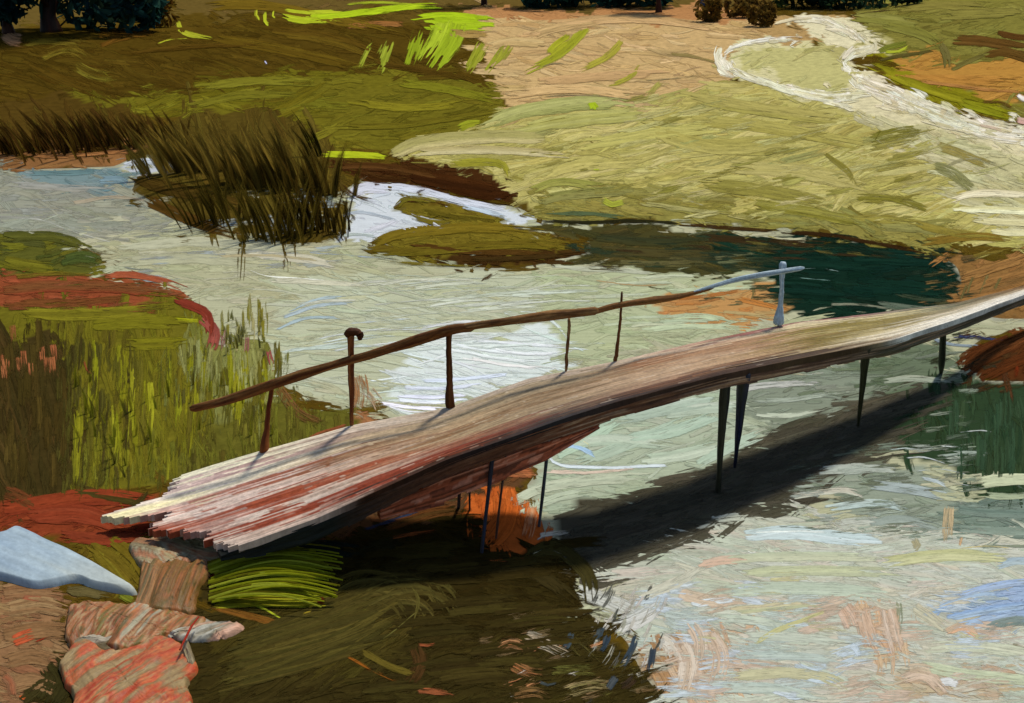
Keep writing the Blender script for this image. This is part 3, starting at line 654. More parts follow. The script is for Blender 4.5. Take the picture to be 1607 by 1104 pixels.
S('water',"1240,780 1320,770 1360,780",14,[(190,178,160),(180,186,168)],dry=.35)
S('water',"1360,820 1420,816 1480,830",18,[(126,138,126),(146,156,144)],dry=.25)
S('water',"1500,800 1560,806 1650,808",16,[(100,116,104),(124,138,124)],dry=.25)
S('water',"1500,830 1570,834 1650,838",16,[(116,132,118),(136,148,134)],dry=.25)
S('water',"1520,860 1570,858 1650,860",9,[(160,164,130),(120,130,112)],dry=.4)
S('water',"1164,842 1240,836 1330,846 1390,850",24,[(196,208,206),(186,200,196),(206,214,212)],dry=.12,amp=1.6)
S('water',"1180,836 1250,834 1330,838",7,[(222,230,224)],dry=.2,amp=2.4)
S('water',"1170,862 1180,868 1190,864",4,[(228,228,220)],dry=.2,amp=2)
S('water',"1490,790 1488,820 1486,858",22,[(198,168,132),(176,158,126)],dry=.5)
S('water',"1510,840 1508,850 1506,860",8,[(190,160,120)],dry=.4)
S('water',"1430,842 1440,856 1430,864",16,[(170,162,120),(150,150,118)],dry=.4)
S('water',"1130,880 1240,874 1380,876",18,[(182,188,152),(190,192,164),(174,184,156)],dry=.2,amp=1.5)
S('water',"1160,900 1280,896 1420,900",20,[(176,178,142),(184,186,156)],dry=.2,amp=1.5)
S('water',"1380,884 1480,872 1590,876",22,[(188,186,138),(178,178,136),(196,192,150)],dry=.2,amp=1.5)
S('water',"1500,862 1550,858 1590,862",5,[(206,190,130)],dry=.3)
S('water',"1560,890 1600,880 1650,890",16,[(156,172,182),(170,182,184)],dry=.3)
S('water',"1120,930 1240,924 1400,930",24,[(178,188,166),(184,192,172)],dry=.2,amp=1.5)
S('water',"1140,960 1260,950 1300,956",16,[(176,182,142),(192,180,144)],dry=.3)
S('water',"1180,1014 1220,990 1300,960",12,[(190,188,124),(184,180,130)],dry=.2,amp=1.8)
S('water',"1200,956 1230,960 1250,962",6,[(200,160,116)],dry=.4)
S('water',"1120,970 1200,976 1260,990",16,[(176,184,160),(186,190,172)],dry=.3)
S('water',"1060,930 1100,940 1150,950",22,[(206,180,156),(196,176,150)],dry=.35)
S('water',"1090,890 1130,880 1180,878",18,[(204,176,152),(196,182,162)],dry=.35)
S('water',"1080,950 1120,944 1160,940",14,[(196,206,208),(206,210,210)],dry=.3)
for a in ["1060,1000 1080,1040 1070,1090","1110,990 1130,1030 1120,1080","1080,970 1100,1000 1100,1050"]:
    S('water',a,36,[(200,178,156),(190,168,144),(208,192,174)],dry=.3)
S('water',"1160,1000 1240,1000 1340,1010",18,[(178,188,170),(190,196,178)],dry=.25,amp=1.5)
S('water',"1140,1030 1240,1030 1340,1040",18,[(184,194,182),(176,188,172)],dry=.25,amp=1.5)
S('water',"1130,1064 1220,1056 1300,1066 1340,1090",22,[(190,186,140),(180,180,142)],dry=.25,amp=1.6)
S('water',"1120,1080 1220,1082 1300,1100",20,[(172,184,172),(184,192,176)],dry=.25)
S('water',"1330,1010 1344,1020 1350,1034",14,[(192,204,210)],dry=.3)
for a in ["1350,950 1356,980 1370,1020","1390,950 1400,990 1410,1030","1320,950 1330,964 1340,990"]:
    S('water',a,32,[(200,174,148),(192,164,136),(206,186,164)],dry=.35)
S('water',"1410,940 1412,970 1408,1004",14,[(150,150,122),(130,138,112)],dry=.55)
S('water',"1430,950 1460,970 1490,990",24,[(196,178,150),(188,184,160)],dry=.35)
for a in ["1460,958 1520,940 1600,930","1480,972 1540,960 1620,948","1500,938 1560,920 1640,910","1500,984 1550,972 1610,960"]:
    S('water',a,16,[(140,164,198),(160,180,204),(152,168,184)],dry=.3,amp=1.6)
S('water',"1530,916 1560,918 1584,918",4,[(70,76,74)],dry=.6)
S('water',"1480,996 1510,984 1540,1000",18,[(206,170,134),(194,176,146)],dry=.4)
S('water',"1540,990 1580,976 1640,976",20,[(126,140,134),(112,128,120)],dry=.3)
S('water',"1584,1010 1600,1014 1640,1018",10,[(100,96,60),(130,124,90)],dry=.5)
S('water',"1440,1020 1520,1014 1640,1030",22,[(182,190,166),(190,194,170)],dry=.25,amp=1.4)
S('water',"1440,1044 1520,1060 1640,1070",22,[(182,186,158),(190,190,164)],dry=.25,amp=1.4)
for a in ["1410,1070 1450,1060 1490,1090","1420,1054 1440,1050 1470,1058"]:
    S('water',a,26,[(202,180,156),(192,168,142)],dry=.35)
S('water',"1470,1074 1490,1070 1510,1078",16,[(206,206,200)],dry=.3)
S('water',"900,928 960,946 1010,970",30,[(196,196,188),(180,180,170),(206,204,194)],dry=.35)
S('water',"960,990 1010,968 1040,950",34,[(196,198,192),(206,204,196),(180,184,180)],dry=.35)
S('water',"1000,940 1060,916 1110,890",24,[(188,186,168),(196,190,172)],dry=.3)
S('water',"1030,1000 1050,1010 1060,1040",30,[(200,194,178),(196,186,164)],dry=.3)
# --- left bank
S('grass',"0,372 80,372 150,390",20,[(84,84,32),(70,72,28)],dry=.25)
S('grass',"0,410 60,420 90,424",24,[(110,108,28),(96,92,26)],dry=.25)
S('grass',"90,412 130,404 164,414",22,[(74,84,34),(62,76,34)],dry=.3)
S('grass',"20,436 80,430 150,432",12,[(120,112,30),(96,76,28)],dry=.4)
S('mud',"0,458 80,450 180,452 280,462",22,[(146,70,42),(130,62,36),(112,70,38)],dry=.3)
S('mud',"150,434 200,432 250,440 300,458",14,[(158,84,54),(146,74,48)],dry=.3)
S('mud',"0,478 120,476 220,468",16,[(120,72,38),(104,60,30),(140,80,46)],dry=.4)
S('mud',"268,470 300,480 326,496 330,540",18,[(128,56,40),(116,48,34)],dry=.2)
S('mud',"312,496 336,520 330,556",22,[(140,72,60),(126,60,50)],dry=.25)
S('mud',"420,548 424,562 430,590",12,[(140,70,64),(150,84,76)],dry=.3)
S('grass',"30,494 140,494 280,484",22,[(108,102,26),(94,88,24),(120,114,30)],dry=.2)
S('grass',"140,510 220,506 306,508",26,[(120,116,26),(104,100,24)],dry=.18)
S('grass',"190,540 250,540 300,536",24,[(112,108,24),(98,92,24),(128,124,28)],dry=.2)
S('grass',"270,500 300,504 316,506",9,[(150,150,28)],dry=.3)
for k in range(70):
    x=115+rng.random()*330; y=570+rng.random()*120
    if x>300 and y>640: continue
    lum=rng.random()
    c=[(126,124,26),(110,106,24)] if lum<.5 else ([(98,90,28),(84,78,26)] if lum<.8 else [(142,140,34),(120,118,26)])
    S('grass',[(x,y-45),(x+2,y),(x-2,y+40+rng.random()*25)],13,c,dry=.35,ends=.4)
for k in range(20):
    x=310+rng.random()*120; y=560+rng.random()*60
    S('grass',[(x,y-40),(x+2,y),(x,y+36)],11,[(126,128,74),(142,142,88),(110,108,52)],dry=.45,ends=.4)
for k in range(16):
    x=345+rng.random()*75; y=470+rng.random()*50
    S('grass',[(x,y-14),(x+1,y+10),(x,y+50)],9,[(122,116,40),(110,104,32),(150,146,96)],dry=.5,ends=.4)
for a in ["350,512 352,530 350,560","388,524 388,540 386,560"]:
    S('mud',a,12,[(140,84,82),(150,100,96)],dry=.6)
for k in range(24):
    x=rng.random()*100; y=520+rng.random()*220
    S('mud',[(x,y-30),(x+2,y),(x,y+36)],15,[(66,54,22),(56,46,18),(76,62,26)],dry=.3)
for k in range(14):
    x=rng.random()*90; y=510+rng.random()*80
    S('mud',[(x,y-12),(x+1,y),(x+3,y+22)],14,[(160,98,60),(132,76,44)],dry=.65)
S('mud',"130,560 136,580 146,590",9,[(130,72,40)],dry=.5)
for k in range(22):
    x=110+rng.random()*190; y=700+rng.random()*50
    S('grass',[(x,y-40),(x+1,y),(x,y+36)],13,[(112,108,28),(94,90,26),(126,122,30)],dry=.4,ends=.4)
for k in range(20):
    x=300+rng.random()*200; y=650+rng.random()*40
    S('grass',[(x,y-30),(x+1,y),(x-3,y+30)],12,[(92,88,30),(80,74,26),(108,104,36)],dry=.4,ends=.4)
S('mud',"430,600 470,650 520,670",20,[(118,80,48),(96,72,36)],dry=.55)
S('mud',"560,584 566,620 558,656",34,[(150,108,70),(136,96,60)],dry=.7)
S('mud',"574,610 590,630 598,650",24,[(176,150,120),(160,124,86)],dry=.8)
S('mud',"480,690 520,676 548,668",12,[(140,80,50),(120,70,40)],dry=.4)
S('mud',"0,800 70,790 150,780 240,785",30,[(126,54,30),(116,48,28)],dry=.12)
S('mud',"40,812 120,806 200,830",34,[(130,56,32),(118,50,28),(138,64,38)],dry=.1)
S('mud',"90,840 160,846 240,840",22,[(124,54,30),(112,50,30)],dry=.2)
S('mud',"0,770 30,780 60,800",26,[(84,56,28),(110,58,32)],dry=.4)
S('mud',"110,766 170,778 240,790",20,[(60,52,22),(72,60,26)],dry=.3)
S('mud',"200,800 220,790 236,770",20,[(60,52,22),(48,40,16)],dry=.4)
S('mud',"200,834 300,826 420,830",26,[(110,44,26),(124,52,30)],dry=.2)
for a in ["132,850 180,880 220,926","170,842 210,876 236,916","146,862 180,900 206,934"]:
    S('grass',a,22,[(108,94,26),(94,80,22),(120,108,32)],dry=.15,amp=1.4)
S('grass',"180,928 200,940 212,946",16,[(110,114,36)],dry=.3)
# bottom-left earth
for a in ["0,930 40,926 104,932","0,960 60,950 110,960","0,1000 60,990 110,990","0,1040 50,1030 90,1040","10,1080 50,1070 90,1084"]:
    S('mud',a,32,[(136,102,68),(124,90,58),(150,118,80)],dry=.25)
S('mud',"30,936 60,940 80,948",14,[(150,70,48),(140,96,66)],dry=.5)
S('mud',"100,925 140,930 180,936",20,[(96,84,50),(84,76,44)],dry=.35)
S('mud',"16,1010 40,1000 60,992",22,[(170,70,40),(190,90,56)],dry=.35,amp=1.8)
S('mud',"52,1010 66,1004 82,996",6,[(140,44,24)],dry=.2,amp=1.8)
S('mud',"0,1060 16,1070 20,1100",20,[(156,86,56),(130,92,64)],dry=.3)
S('mud',"30,1090 36,1096 46,1100",10,[(180,84,40)],dry=.3)
S('mud',"70,1040 90,1070 70,1110",50,[(54,48,22),(46,42,20)],dry=.2)
S('mud',"30,1104 60,1080 90,1060",26,[(56,50,24),(48,42,20)],dry=.25)
# near bank, dark arcs
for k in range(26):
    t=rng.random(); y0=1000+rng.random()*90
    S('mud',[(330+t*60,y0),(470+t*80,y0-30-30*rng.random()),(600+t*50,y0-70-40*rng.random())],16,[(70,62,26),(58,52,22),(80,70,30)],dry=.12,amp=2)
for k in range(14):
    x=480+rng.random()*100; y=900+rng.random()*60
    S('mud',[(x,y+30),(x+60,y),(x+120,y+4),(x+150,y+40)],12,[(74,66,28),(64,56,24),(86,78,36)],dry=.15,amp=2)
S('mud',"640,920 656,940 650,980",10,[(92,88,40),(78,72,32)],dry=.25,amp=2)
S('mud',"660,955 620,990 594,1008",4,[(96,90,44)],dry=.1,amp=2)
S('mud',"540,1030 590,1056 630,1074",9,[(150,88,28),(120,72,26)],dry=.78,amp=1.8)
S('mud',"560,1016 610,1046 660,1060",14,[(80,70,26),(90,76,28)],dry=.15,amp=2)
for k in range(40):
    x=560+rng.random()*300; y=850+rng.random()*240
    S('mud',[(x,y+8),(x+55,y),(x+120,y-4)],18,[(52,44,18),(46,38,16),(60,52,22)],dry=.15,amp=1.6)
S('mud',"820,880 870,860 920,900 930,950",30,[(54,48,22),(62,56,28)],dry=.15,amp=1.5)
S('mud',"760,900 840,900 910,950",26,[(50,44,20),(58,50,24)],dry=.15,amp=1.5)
S('mud',"650,1010 660,1040 640,1080",26,[(70,48,24),(60,44,20)],dry=.4)
S('mud',"650,1084 690,1086 720,1092",14,[(150,84,50),(110,66,38)],dry=.6)
S('mud',"650,1012 670,1014 690,1010",10,[(130,72,42)],dry=.65)
S('mud',"776,1024 800,1010 826,1020 820,1036",26,[(176,122,78),(190,146,104),(150,96,58)],dry=.78,amp=1.6)
S('mud',"800,1040 830,1056 860,1060",26,[(160,96,56),(140,100,60)],dry=.78)
S('mud',"820,1000 860,1010 900,1030",30,[(176,156,130),(190,186,172)],dry=.78)
S('mud',"860,1050 900,1050 950,1054",24,[(100,96,44),(84,84,40)],dry=.78)
S('mud',"890,1000 920,1030 940,1050",24,[(70,62,26),(90,84,44)],dry=.78)
S('mud',"880,1090 930,1076 980,1080",26,[(176,150,110),(130,120,70)],dry=.78)
S('mud',"800,1090 840,1086 870,1098",24,[(96,80,40),(130,96,56)],dry=.78)
S('mud',"840,1066 860,1076 880,1070",10,[(60,66,66)],dry=.5)
for a in ["946,976 940,996 928,1010","956,992 950,1012 938,1026","1000,994 992,1020 974,1050","900,990 894,1006 884,1024","1026,1014 1024,1030 1018,1060","970,1060 960,1072 952,1086"]:
    S('mud',a,15,[(58,66,70),(44,56,66),(74,78,76)],dry=.2,ends=.3,amp=1.6)
S('mud',"1000,1060 984,1076 970,1080",16,[(62,46,30),(48,40,30)],dry=.4)
S('mud',"800,780 790,820 760,860",44,[(190,96,40),(176,86,34),(160,80,34)],dry=.2,amp=1.5)
S('mud',"838,790 832,820 826,850",22,[(186,104,56),(190,150,116)],dry=.4)
S('mud',"700,760 760,740 850,744",20,[(150,84,52),(170,110,70)],dry=.4)
S('mud',"620,800 680,780 740,770",22,[(112,72,42),(126,96,60)],dry=.35)
S('mud',"600,830 680,806 740,800",20,[(120,60,30),(74,54,26)],dry=.4)
S('mud',"560,836 620,816 680,800",9,[(44,54,78),(40,48,66)],dry=.35)
S('mud',"610,846 650,838 690,832",10,[(128,72,38)],dry=.6)
S('mud',"760,878 790,882 830,876",7,[(150,84,44)],dry=.6)
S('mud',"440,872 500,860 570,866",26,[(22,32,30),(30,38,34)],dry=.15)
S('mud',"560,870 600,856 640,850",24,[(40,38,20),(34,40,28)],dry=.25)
# foreground bright tuft, lying blades
for k in range(22):
    t=rng.random()
    S('grass',[(330+20*rng.random(),890+t*70),(430,884+t*72),(505+30*rng.random(),892+t*70)],12,[(158,164,36),(136,140,28),(176,182,54)] if t<.75 else [(120,112,28),(150,150,36)],dry=.25,amp=2.2)
S('grass',"330,936 400,950 450,976",7,[(170,176,44)],dry=.1,amp=2.4)
S('mud',"320,950 400,970 460,988",16,[(112,72,28),(88,70,24)],dry=.25)
S('grass',"470,940 490,956 470,970",12,[(150,136,40),(130,100,40)],dry=.25,amp=1.8)
S('mud',"500,936 504,946 500,956",14,[(72,30,16)],dry=.15,amp=2)
S('grass',"558,960 570,958 580,970",14,[(176,180,40),(150,156,30)],dry=.1,amp=2.4)
S('mud',"414,96 417,99 419,103",4,[(190,196,230)],dry=0)

for k in range(34):
    x=790+rng.random()*230; y=1010+rng.random()*110
    c=[[(196,160,118),(176,136,92)],[(168,108,66),(190,140,96)],[(186,178,160),(200,192,176)],[(92,88,40),(80,70,34)],[(62,58,44),(50,44,30)]][rng.integers(5)]
    S('mud',[(x-14,y+6),(x,y),(x+20,y-8)],12,c,dry=.85,ends=.5)
for k in range(30):
    x=930+rng.random()*110; y=930+rng.random()*120
    S('mud' if x<985 else 'water',[(x+10,y-22),(x+2,y),(x-12,y+20)],12,[(178,174,160),(190,186,174),(150,146,130)] if rng.random()<.6 else [(92,92,84),(70,72,66)],dry=.6,ends=.4)
for k in range(16):
    x=1020+rng.random()*560; y=900+rng.random()*200
    c=[[(198,176,156),(188,166,144)],[(180,192,176),(188,198,184)],[(192,186,140),(184,182,146)],[(190,202,206),(200,208,208)]][rng.integers(4)]
    S('water',[(x-40,y+6*rng.normal()),(x,y),(x+44,y+6*rng.normal())],20,c,dry=.7,ends=.4,jit=.05)
for k in range(40):  # more strokes of the painted dark reflection below the bridge
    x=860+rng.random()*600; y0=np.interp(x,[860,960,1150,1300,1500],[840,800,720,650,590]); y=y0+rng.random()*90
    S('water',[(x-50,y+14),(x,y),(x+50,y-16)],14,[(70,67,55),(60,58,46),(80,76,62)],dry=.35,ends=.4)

for k in range(70):
    x=90+abs(rng.normal())*52; y=540+rng.random()*220
    S('mud',[(x,y-30),(x+2,y),(x-2,y+36)],13,[(58,50,22),(70,64,26),(84,80,28)],dry=.55,ends=.45)
for k in range(50):
    x=110+rng.random()*330; y=690+rng.random()*70-max(0,(x-250)*.25)
    S('grass',[(x,y-26),(x+1,y),(x-2,y+30)],13,[(66,60,24),(82,76,26)] if rng.random()<.6 else [(110,108,34),(94,92,30)],dry=.6,ends=.45)
for k in range(40):
    x=240+rng.random()*220; y=560+rng.random()*110
    S('grass',[(x,y-34),(x+1,y),(x-2,y+34)],12,[(118,120,66),(104,104,44)] if rng.random()<.55 else [(84,82,34),(72,68,30)],dry=.75,ends=.45)
for k in range(16):
    x=20+rng.random()*260; y=444+rng.random()*44
    S('grass' if rng.random()<.6 else 'mud',[(x-34,y+2),(x,y),(x+36,y-3)],10,[(88,80,28),(72,62,28)] if rng.random()<.5 else [(130,76,46),(112,64,38)],dry=.75,ends=.45)
for k in range(34):
    x=1260+rng.random()*260; y=690+rng.random()*150
    S('water',[(x-44,y+4),(x,y),(x+44,y-4)],16,[[(112,122,106),(130,140,124)],[(150,160,146),(170,178,164)],[(96,104,84),(110,116,96)]][rng.integers(3)],dry=.7,ends=.45)
for k in range(26):
    x=1470+rng.random()*60; y=600+rng.random()*180
    S('water',[(x-30,y+4),(x,y),(x+30,y-4)],12,[[(70,86,66),(90,104,84)],[(140,150,132),(120,130,112)]][rng.integers(2)],dry=.75,ends=.45)
for k in range(40):
    x=640+rng.random()*860; y=270+rng.random()*70
    if x>820 or y<262: S('grass',[(x-40,y+8),(x,y),(x+44,y-10)],13,[[(140,132,62),(124,116,48)],[(188,180,122),(178,170,108)],[(156,148,76),(166,158,88)]][rng.integers(3)],dry=.65,ends=.4)
for k in range(60):
    x=860+rng.random()*700; y=150+rng.random()*120
    if y>150+(x-1130)*.2: S('grass',[(x-46,y+10),(x,y),(x+46,y-12)],14,[[(146,138,70),(132,124,56)],[(186,178,118),(176,168,104)],[(160,156,92),(150,150,88)]][rng.integers(3)],dry=.65,ends=.4)

for k in range(46):
    x=1000+rng.random()*580; y=930+rng.random()*170
    c=[[(200,180,158),(190,170,146)],[(196,190,168),(188,186,166)],[(186,196,188),(176,188,178)],[(194,204,208),(184,196,202)]][rng.integers(4)]
    S('water',[(x-50,y+8*rng.normal()),(x,y),(x+54,y+8*rng.normal())],44,c,dry=.6,ends=.45,jit=.04,amp=.7)
for k in range(40):
    x=rng.random()*520; y=300+rng.random()*140
    if x<180 and y>350: continue
    S('water',[(x-46,y+3),(x,y),(x+50,y-3)],16,[[(152,154,142),(142,146,138)],[(186,184,156),(176,174,144)],[(160,168,166),(150,160,160)]][rng.integers(3)],dry=.75,ends=.45,jit=.04,amp=.8)
for k in range(30):
    x=1180+rng.random()*320; y=372+rng.random()*24+(x-1180)*.05
    S('mud',[(x-30,y),(x,y+2),(x+34,y+6)],9,[[(60,44,24),(44,40,26)],[(40,50,32),(30,44,32)],[(96,86,42),(80,74,36)]][rng.integers(3)],dry=.7,ends=.4)
for k in range(24):
    x=1440+rng.random()*90; y=400+rng.random()*90
    S('mud' if x>1505 else 'water',[(x-24,y+3),(x,y),(x+26,y-3)],11,[[(70,66,40),(54,60,40)],[(110,88,52),(90,76,46)],[(40,54,40),(30,46,34)]][rng.integers(3)],dry=.75,ends=.4)
for k in range(24):
    x=1120+rng.random()*130; y=380+rng.random()*100
    S('water',[(x-34,y+2),(x,y),(x+36,y)],11,[[(60,64,40),(48,56,38)],[(90,92,62),(110,112,80)],[(32,50,38),(40,54,40)]][rng.integers(3)],dry=.75,ends=.4)

for k in range(36):
    x=760+rng.random()*260; y=960+rng.random()*140
    S('mud',[(x-26,y+6),(x,y),(x+28,y-8)],15,[(54,46,20),(64,56,28)] if rng.random()<.6 else [(120,96,64),(96,84,58)],dry=.8,ends=.45,amp=.8)

for k in range(40):
    x=920+rng.random()*330; y=372+rng.random()*50
    S('water',[(x-44,y),(x,y+1),(x+46,y+2)],13,[[(70,68,38),(58,60,36)],[(44,56,38),(36,50,36)],[(92,88,52),(80,76,44)],[(60,44,26),(52,44,26)]][rng.integers(4)],dry=.65,ends=.45,amp=.7)
for k in range(22):
    x=1470+rng.random()*130; y=520+rng.random()*90
    S('mud' if x>1530 else 'water',[(x-26,y+8),(x,y),(x+28,y-10)],13,[[(60,44,24),(74,50,26)],[(50,54,38),(44,46,32)]][rng.integers(2)],dry=.7,ends=.45,amp=.8)

# ------------------------------------------------------------------ terrain sheet and water sheet
def sheet(name, xs, ys, zfun, mat, colfun, bumpz=None):
    X, Y = np.meshgrid(xs, ys)
    Z = zfun(X, Y)
    mb = MB(); V = np.stack([X, Y, Z], -1)
    mb.grid(V, colfun(X, Y, Z), np.stack([X, Y], -1))
    return mb.build(name, mat)
def spaced(lo, hi, d0, g):
    out = [lo]; d = d0
    while out[-1] < hi: out.append(out[-1] + d); d *= g
    return np.array(out)
ys = np.concatenate([spaced(2.2, 95, 0.07, 1.006), np.array([110, 150, 250, 500, 1200.])])
xs = spaced(0, 43, 0.07, 1.007); xs = np.concatenate([-np.array([1200, 500, 200, 90])*1.0, -xs[::-1][:-1], xs, np.array([90, 200, 500, 1200])*1.0])
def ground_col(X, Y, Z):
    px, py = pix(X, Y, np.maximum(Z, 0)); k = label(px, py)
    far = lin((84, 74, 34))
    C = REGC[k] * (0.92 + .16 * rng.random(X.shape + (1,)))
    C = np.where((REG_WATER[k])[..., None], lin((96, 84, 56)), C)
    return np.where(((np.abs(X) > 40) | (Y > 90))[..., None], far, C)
REG_WATER = np.array([r[0] == 'water' for r in REG])
ground = tag(sheet('ground', xs, ys, lambda X, Y: np.where((np.abs(X) > 39) | (Y > 94), 0.5, height(X, Y) - .004), M_GROUND, ground_col),
             'brushed olive and ochre meadow ground sloping down to the river', kind='structure')
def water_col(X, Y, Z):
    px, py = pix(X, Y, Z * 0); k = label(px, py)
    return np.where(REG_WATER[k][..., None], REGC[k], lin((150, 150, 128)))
Xw, Yw = np.meshgrid(np.arange(-34, 34, .1), spaced(2.2, 34, 0.06, 1.004))
V = np.stack([Xw, Yw, -0.003 + 0.0 * Yw], -1)
Cw = water_col(Xw, Yw, V[..., 2])
hw = height(Xw, Yw)
near = (hw < 0.05)
mk = near[:-1, :-1] | near[1:, :-1] | near[:-1, 1:] | near[1:, 1:]
LAYER['water'].grid(V, Cw, np.stack([Yw * 60, Xw * 60], -1), mk)
tag(LAYER['water'].build('water', M_WATER), 'pale grey green river water with broken white and blue reflections painted into its colour', kind='structure')
tag(LAYER['grass'].build('grass', M_GRASS), 'brushed olive, lime and straw coloured meadow grass', 'grass', kind='stuff')
tag(LAYER['mud'].build('mud', M_MUD), 'dark brown, rust and ochre earth along the river banks', 'mud', kind='stuff')
tag(LAYER['path'].build('path', M_PATH), 'pale chalk path winding up the meadow in a loop', kind='structure')

# ------------------------------------------------------------------ tubes and brushed solids
def frame_sweep(pts, rad, nseg, cols, ridge=0.12, flat=None, seed=None, caps=True, bands=None, uvs=160):
    """pts (n,3), rad (n,) -> closed tube grid with lengthwise ridges; cols list blended in streaks"""
    pts = np.asarray(pts, float); n = len(pts)
    d = np.gradient(pts, axis=0); d /= np.linalg.norm(d, axis=1)[:, None]
    ref = np.where(np.abs(d[:, 2:3]) > .85, np.array([[0, 1., 0]]), np.array([[0, 0, 1.]]))
    a = np.cross(d, ref); a /= np.linalg.norm(a, axis=1)[:, None]; b = np.cross(a, d)
    th = np.linspace(0, 2 * np.pi, nseg, endpoint=False)
    R = np.asarray(rad)[:, None] * (1 + (smooth_noise(n, nseg, 6, 1) - .5) * 2 * ridge + (rng.random((1, nseg)) - .5) * ridge)
    fl = (1, 1) if flat is None else flat
    V = pts[:, None] + a[:, None] * (np.cos(th) * fl[0] * R)[..., None] + b[:, None] * (np.sin(th) * fl[1] * R)[..., None]
    cl = lin(np.array(cols, float)); 
    g = np.clip(smooth_noise(n, nseg, 9, 1.3) * 1.4 - .2, 0, .999) * (len(cl) - 1)
    i0 = g.astype(int); f = (g - i0)[..., None]
    C = cl[i0] * (1 - f) + cl[np.minimum(i0 + 1, len(cl) - 1)] * f
    C = C * (.88 + .24 * rng.random((1, nseg, 1)))
    U = np.stack([np.repeat((th * 8)[None], n, 0), np.repeat((np.arange(n) * 6.0)[:, None], nseg, 1)], -1) + rng.random() * 300
    if caps:
        c0 = np.repeat(V[:1].mean(1, keepdims=True), nseg, 1); c1 = np.repeat(V[-1:].mean(1, keepdims=True), nseg, 1)
        V = np.concatenate([c0, V, c1]); C = np.concatenate([C[:1], C, C[-1:]]); U = np.concatenate([U[:1], U, U[-1:]])
    return V, C, U
def tube(mb, pts, rad, cols, nseg=12, **k):
    V, C, U = frame_sweep(pts, rad, nseg, cols, **k); mb.grid(V, C, U, close=True)
def lerp_pts(pts, rad, n):
    pts = np.asarray(pts, float); L = np.concatenate([[0], np.cumsum(np.linalg.norm(np.diff(pts, axis=0), axis=1))])
    t = np.linspace(0, L[-1], n)
    p = np.stack([np.interp(t, L, pts[:, i]) for i in range(3)], -1)
    return p, np.interp(t, L, rad)
def solid(mb, top, bot, C, U, mask):
    """closed slab between two grids; faces only where mask"""
    mb.grid(top, C, U, mask); mb.grid(bot[:, ::-1], C[:, ::-1] * .8, U[:, ::-1], mask[:, ::-1])
    n, m = mask.shape
    pad = np.zeros((n + 2, m + 2), bool); pad[1:-1, 1:-1] = mask
    def wall(sel, A, B):
        ii, jj = np.nonzero(sel)
        if not len(ii): return
        ia, ja = ii + A[0], jj + A[1]; ib, jb = ii + B[0], jj + B[1]
        V = np.stack([np.stack([top[ia, ja], top[ib, jb]], 1), np.stack([bot[ia, ja], bot[ib, jb]], 1)], 1)  # k,2,2,3
        CC = np.stack([np.stack([C[ia, ja], C[ib, jb]], 1)] * 2, 1) * .85
        UU = np.stack([np.stack([U[ia, ja], U[ib, jb]], 1)] * 2, 1)
        k = len(ii)
        mb.v.append(V.reshape(-1, 3)); mb.c.append(CC.reshape(-1, 3)); mb.u.append(UU.reshape(-1, 2))
        o = np.arange(k)[:, None] * 4 + mb.n
        mb.f.append(o + np.array([[0, 1, 3, 2]])); mb.n += 4 * k
    wall(mask & ~pad[:-2, 1:-1], (0, 0), (0, 1)); wall(mask & ~pad[2:, 1:-1], (1, 1), (1, 0))
    wall(mask & ~pad[1:-1, :-2], (1, 0), (0, 0)); wall(mask & ~pad[1:-1, 2:], (0, 1), (1, 1))

# ------------------------------------------------------------------ the footbridge
LE = P("60,800 245,757 318,735 400,711 550,668 705,640 830,594 968,566 1100,536 1250,506 1400,488 1500,476 1607,448 1720,410")
RE = P("250,898 345,866 400,848 500,812 580,776 700,722 840,672 960,632 1130,588 1290,556 1400,534 1500,502 1607,463 1720,424")
def deck_z(px): return np.interp(px, [150, 300, 550, 800, 1000, 1150, 1300, 1400, 1500, 1607, 1720], [0.42, 0.50, 0.95, 1.32, 1.47, 1.46, 1.30, 1.15, 0.96, 0.74, 0.55])
NS, MS = 460, 90
par = np.concatenate([[0], np.cumsum(np.hypot(*np.diff((LE + RE) / 2, axis=0).T))]); par /= par[-1]
sv = np.linspace(0, 1, NS); tv = np.linspace(0, 1, MS)
def edge_curve(E):
    c = np.stack([np.interp(sv, par, E[:, 0]), np.interp(sv, par, E[:, 1])], -1)
    for _ in range(10): c[1:-1] = .25 * c[:-2] + .5 * c[1:-1] + .25 * c[2:]
    return c
lc, rc = edge_curve(LE), edge_curve(RE)
zc = deck_z((lc[:, 0] + rc[:, 0]) / 2)
LW, RW3 = plane(lc[:, 0], lc[:, 1], zc), plane(rc[:, 0], rc[:, 1], zc)
sx = (lc[:, 0] + rc[:, 0]) / 2           # station, for the colour bands
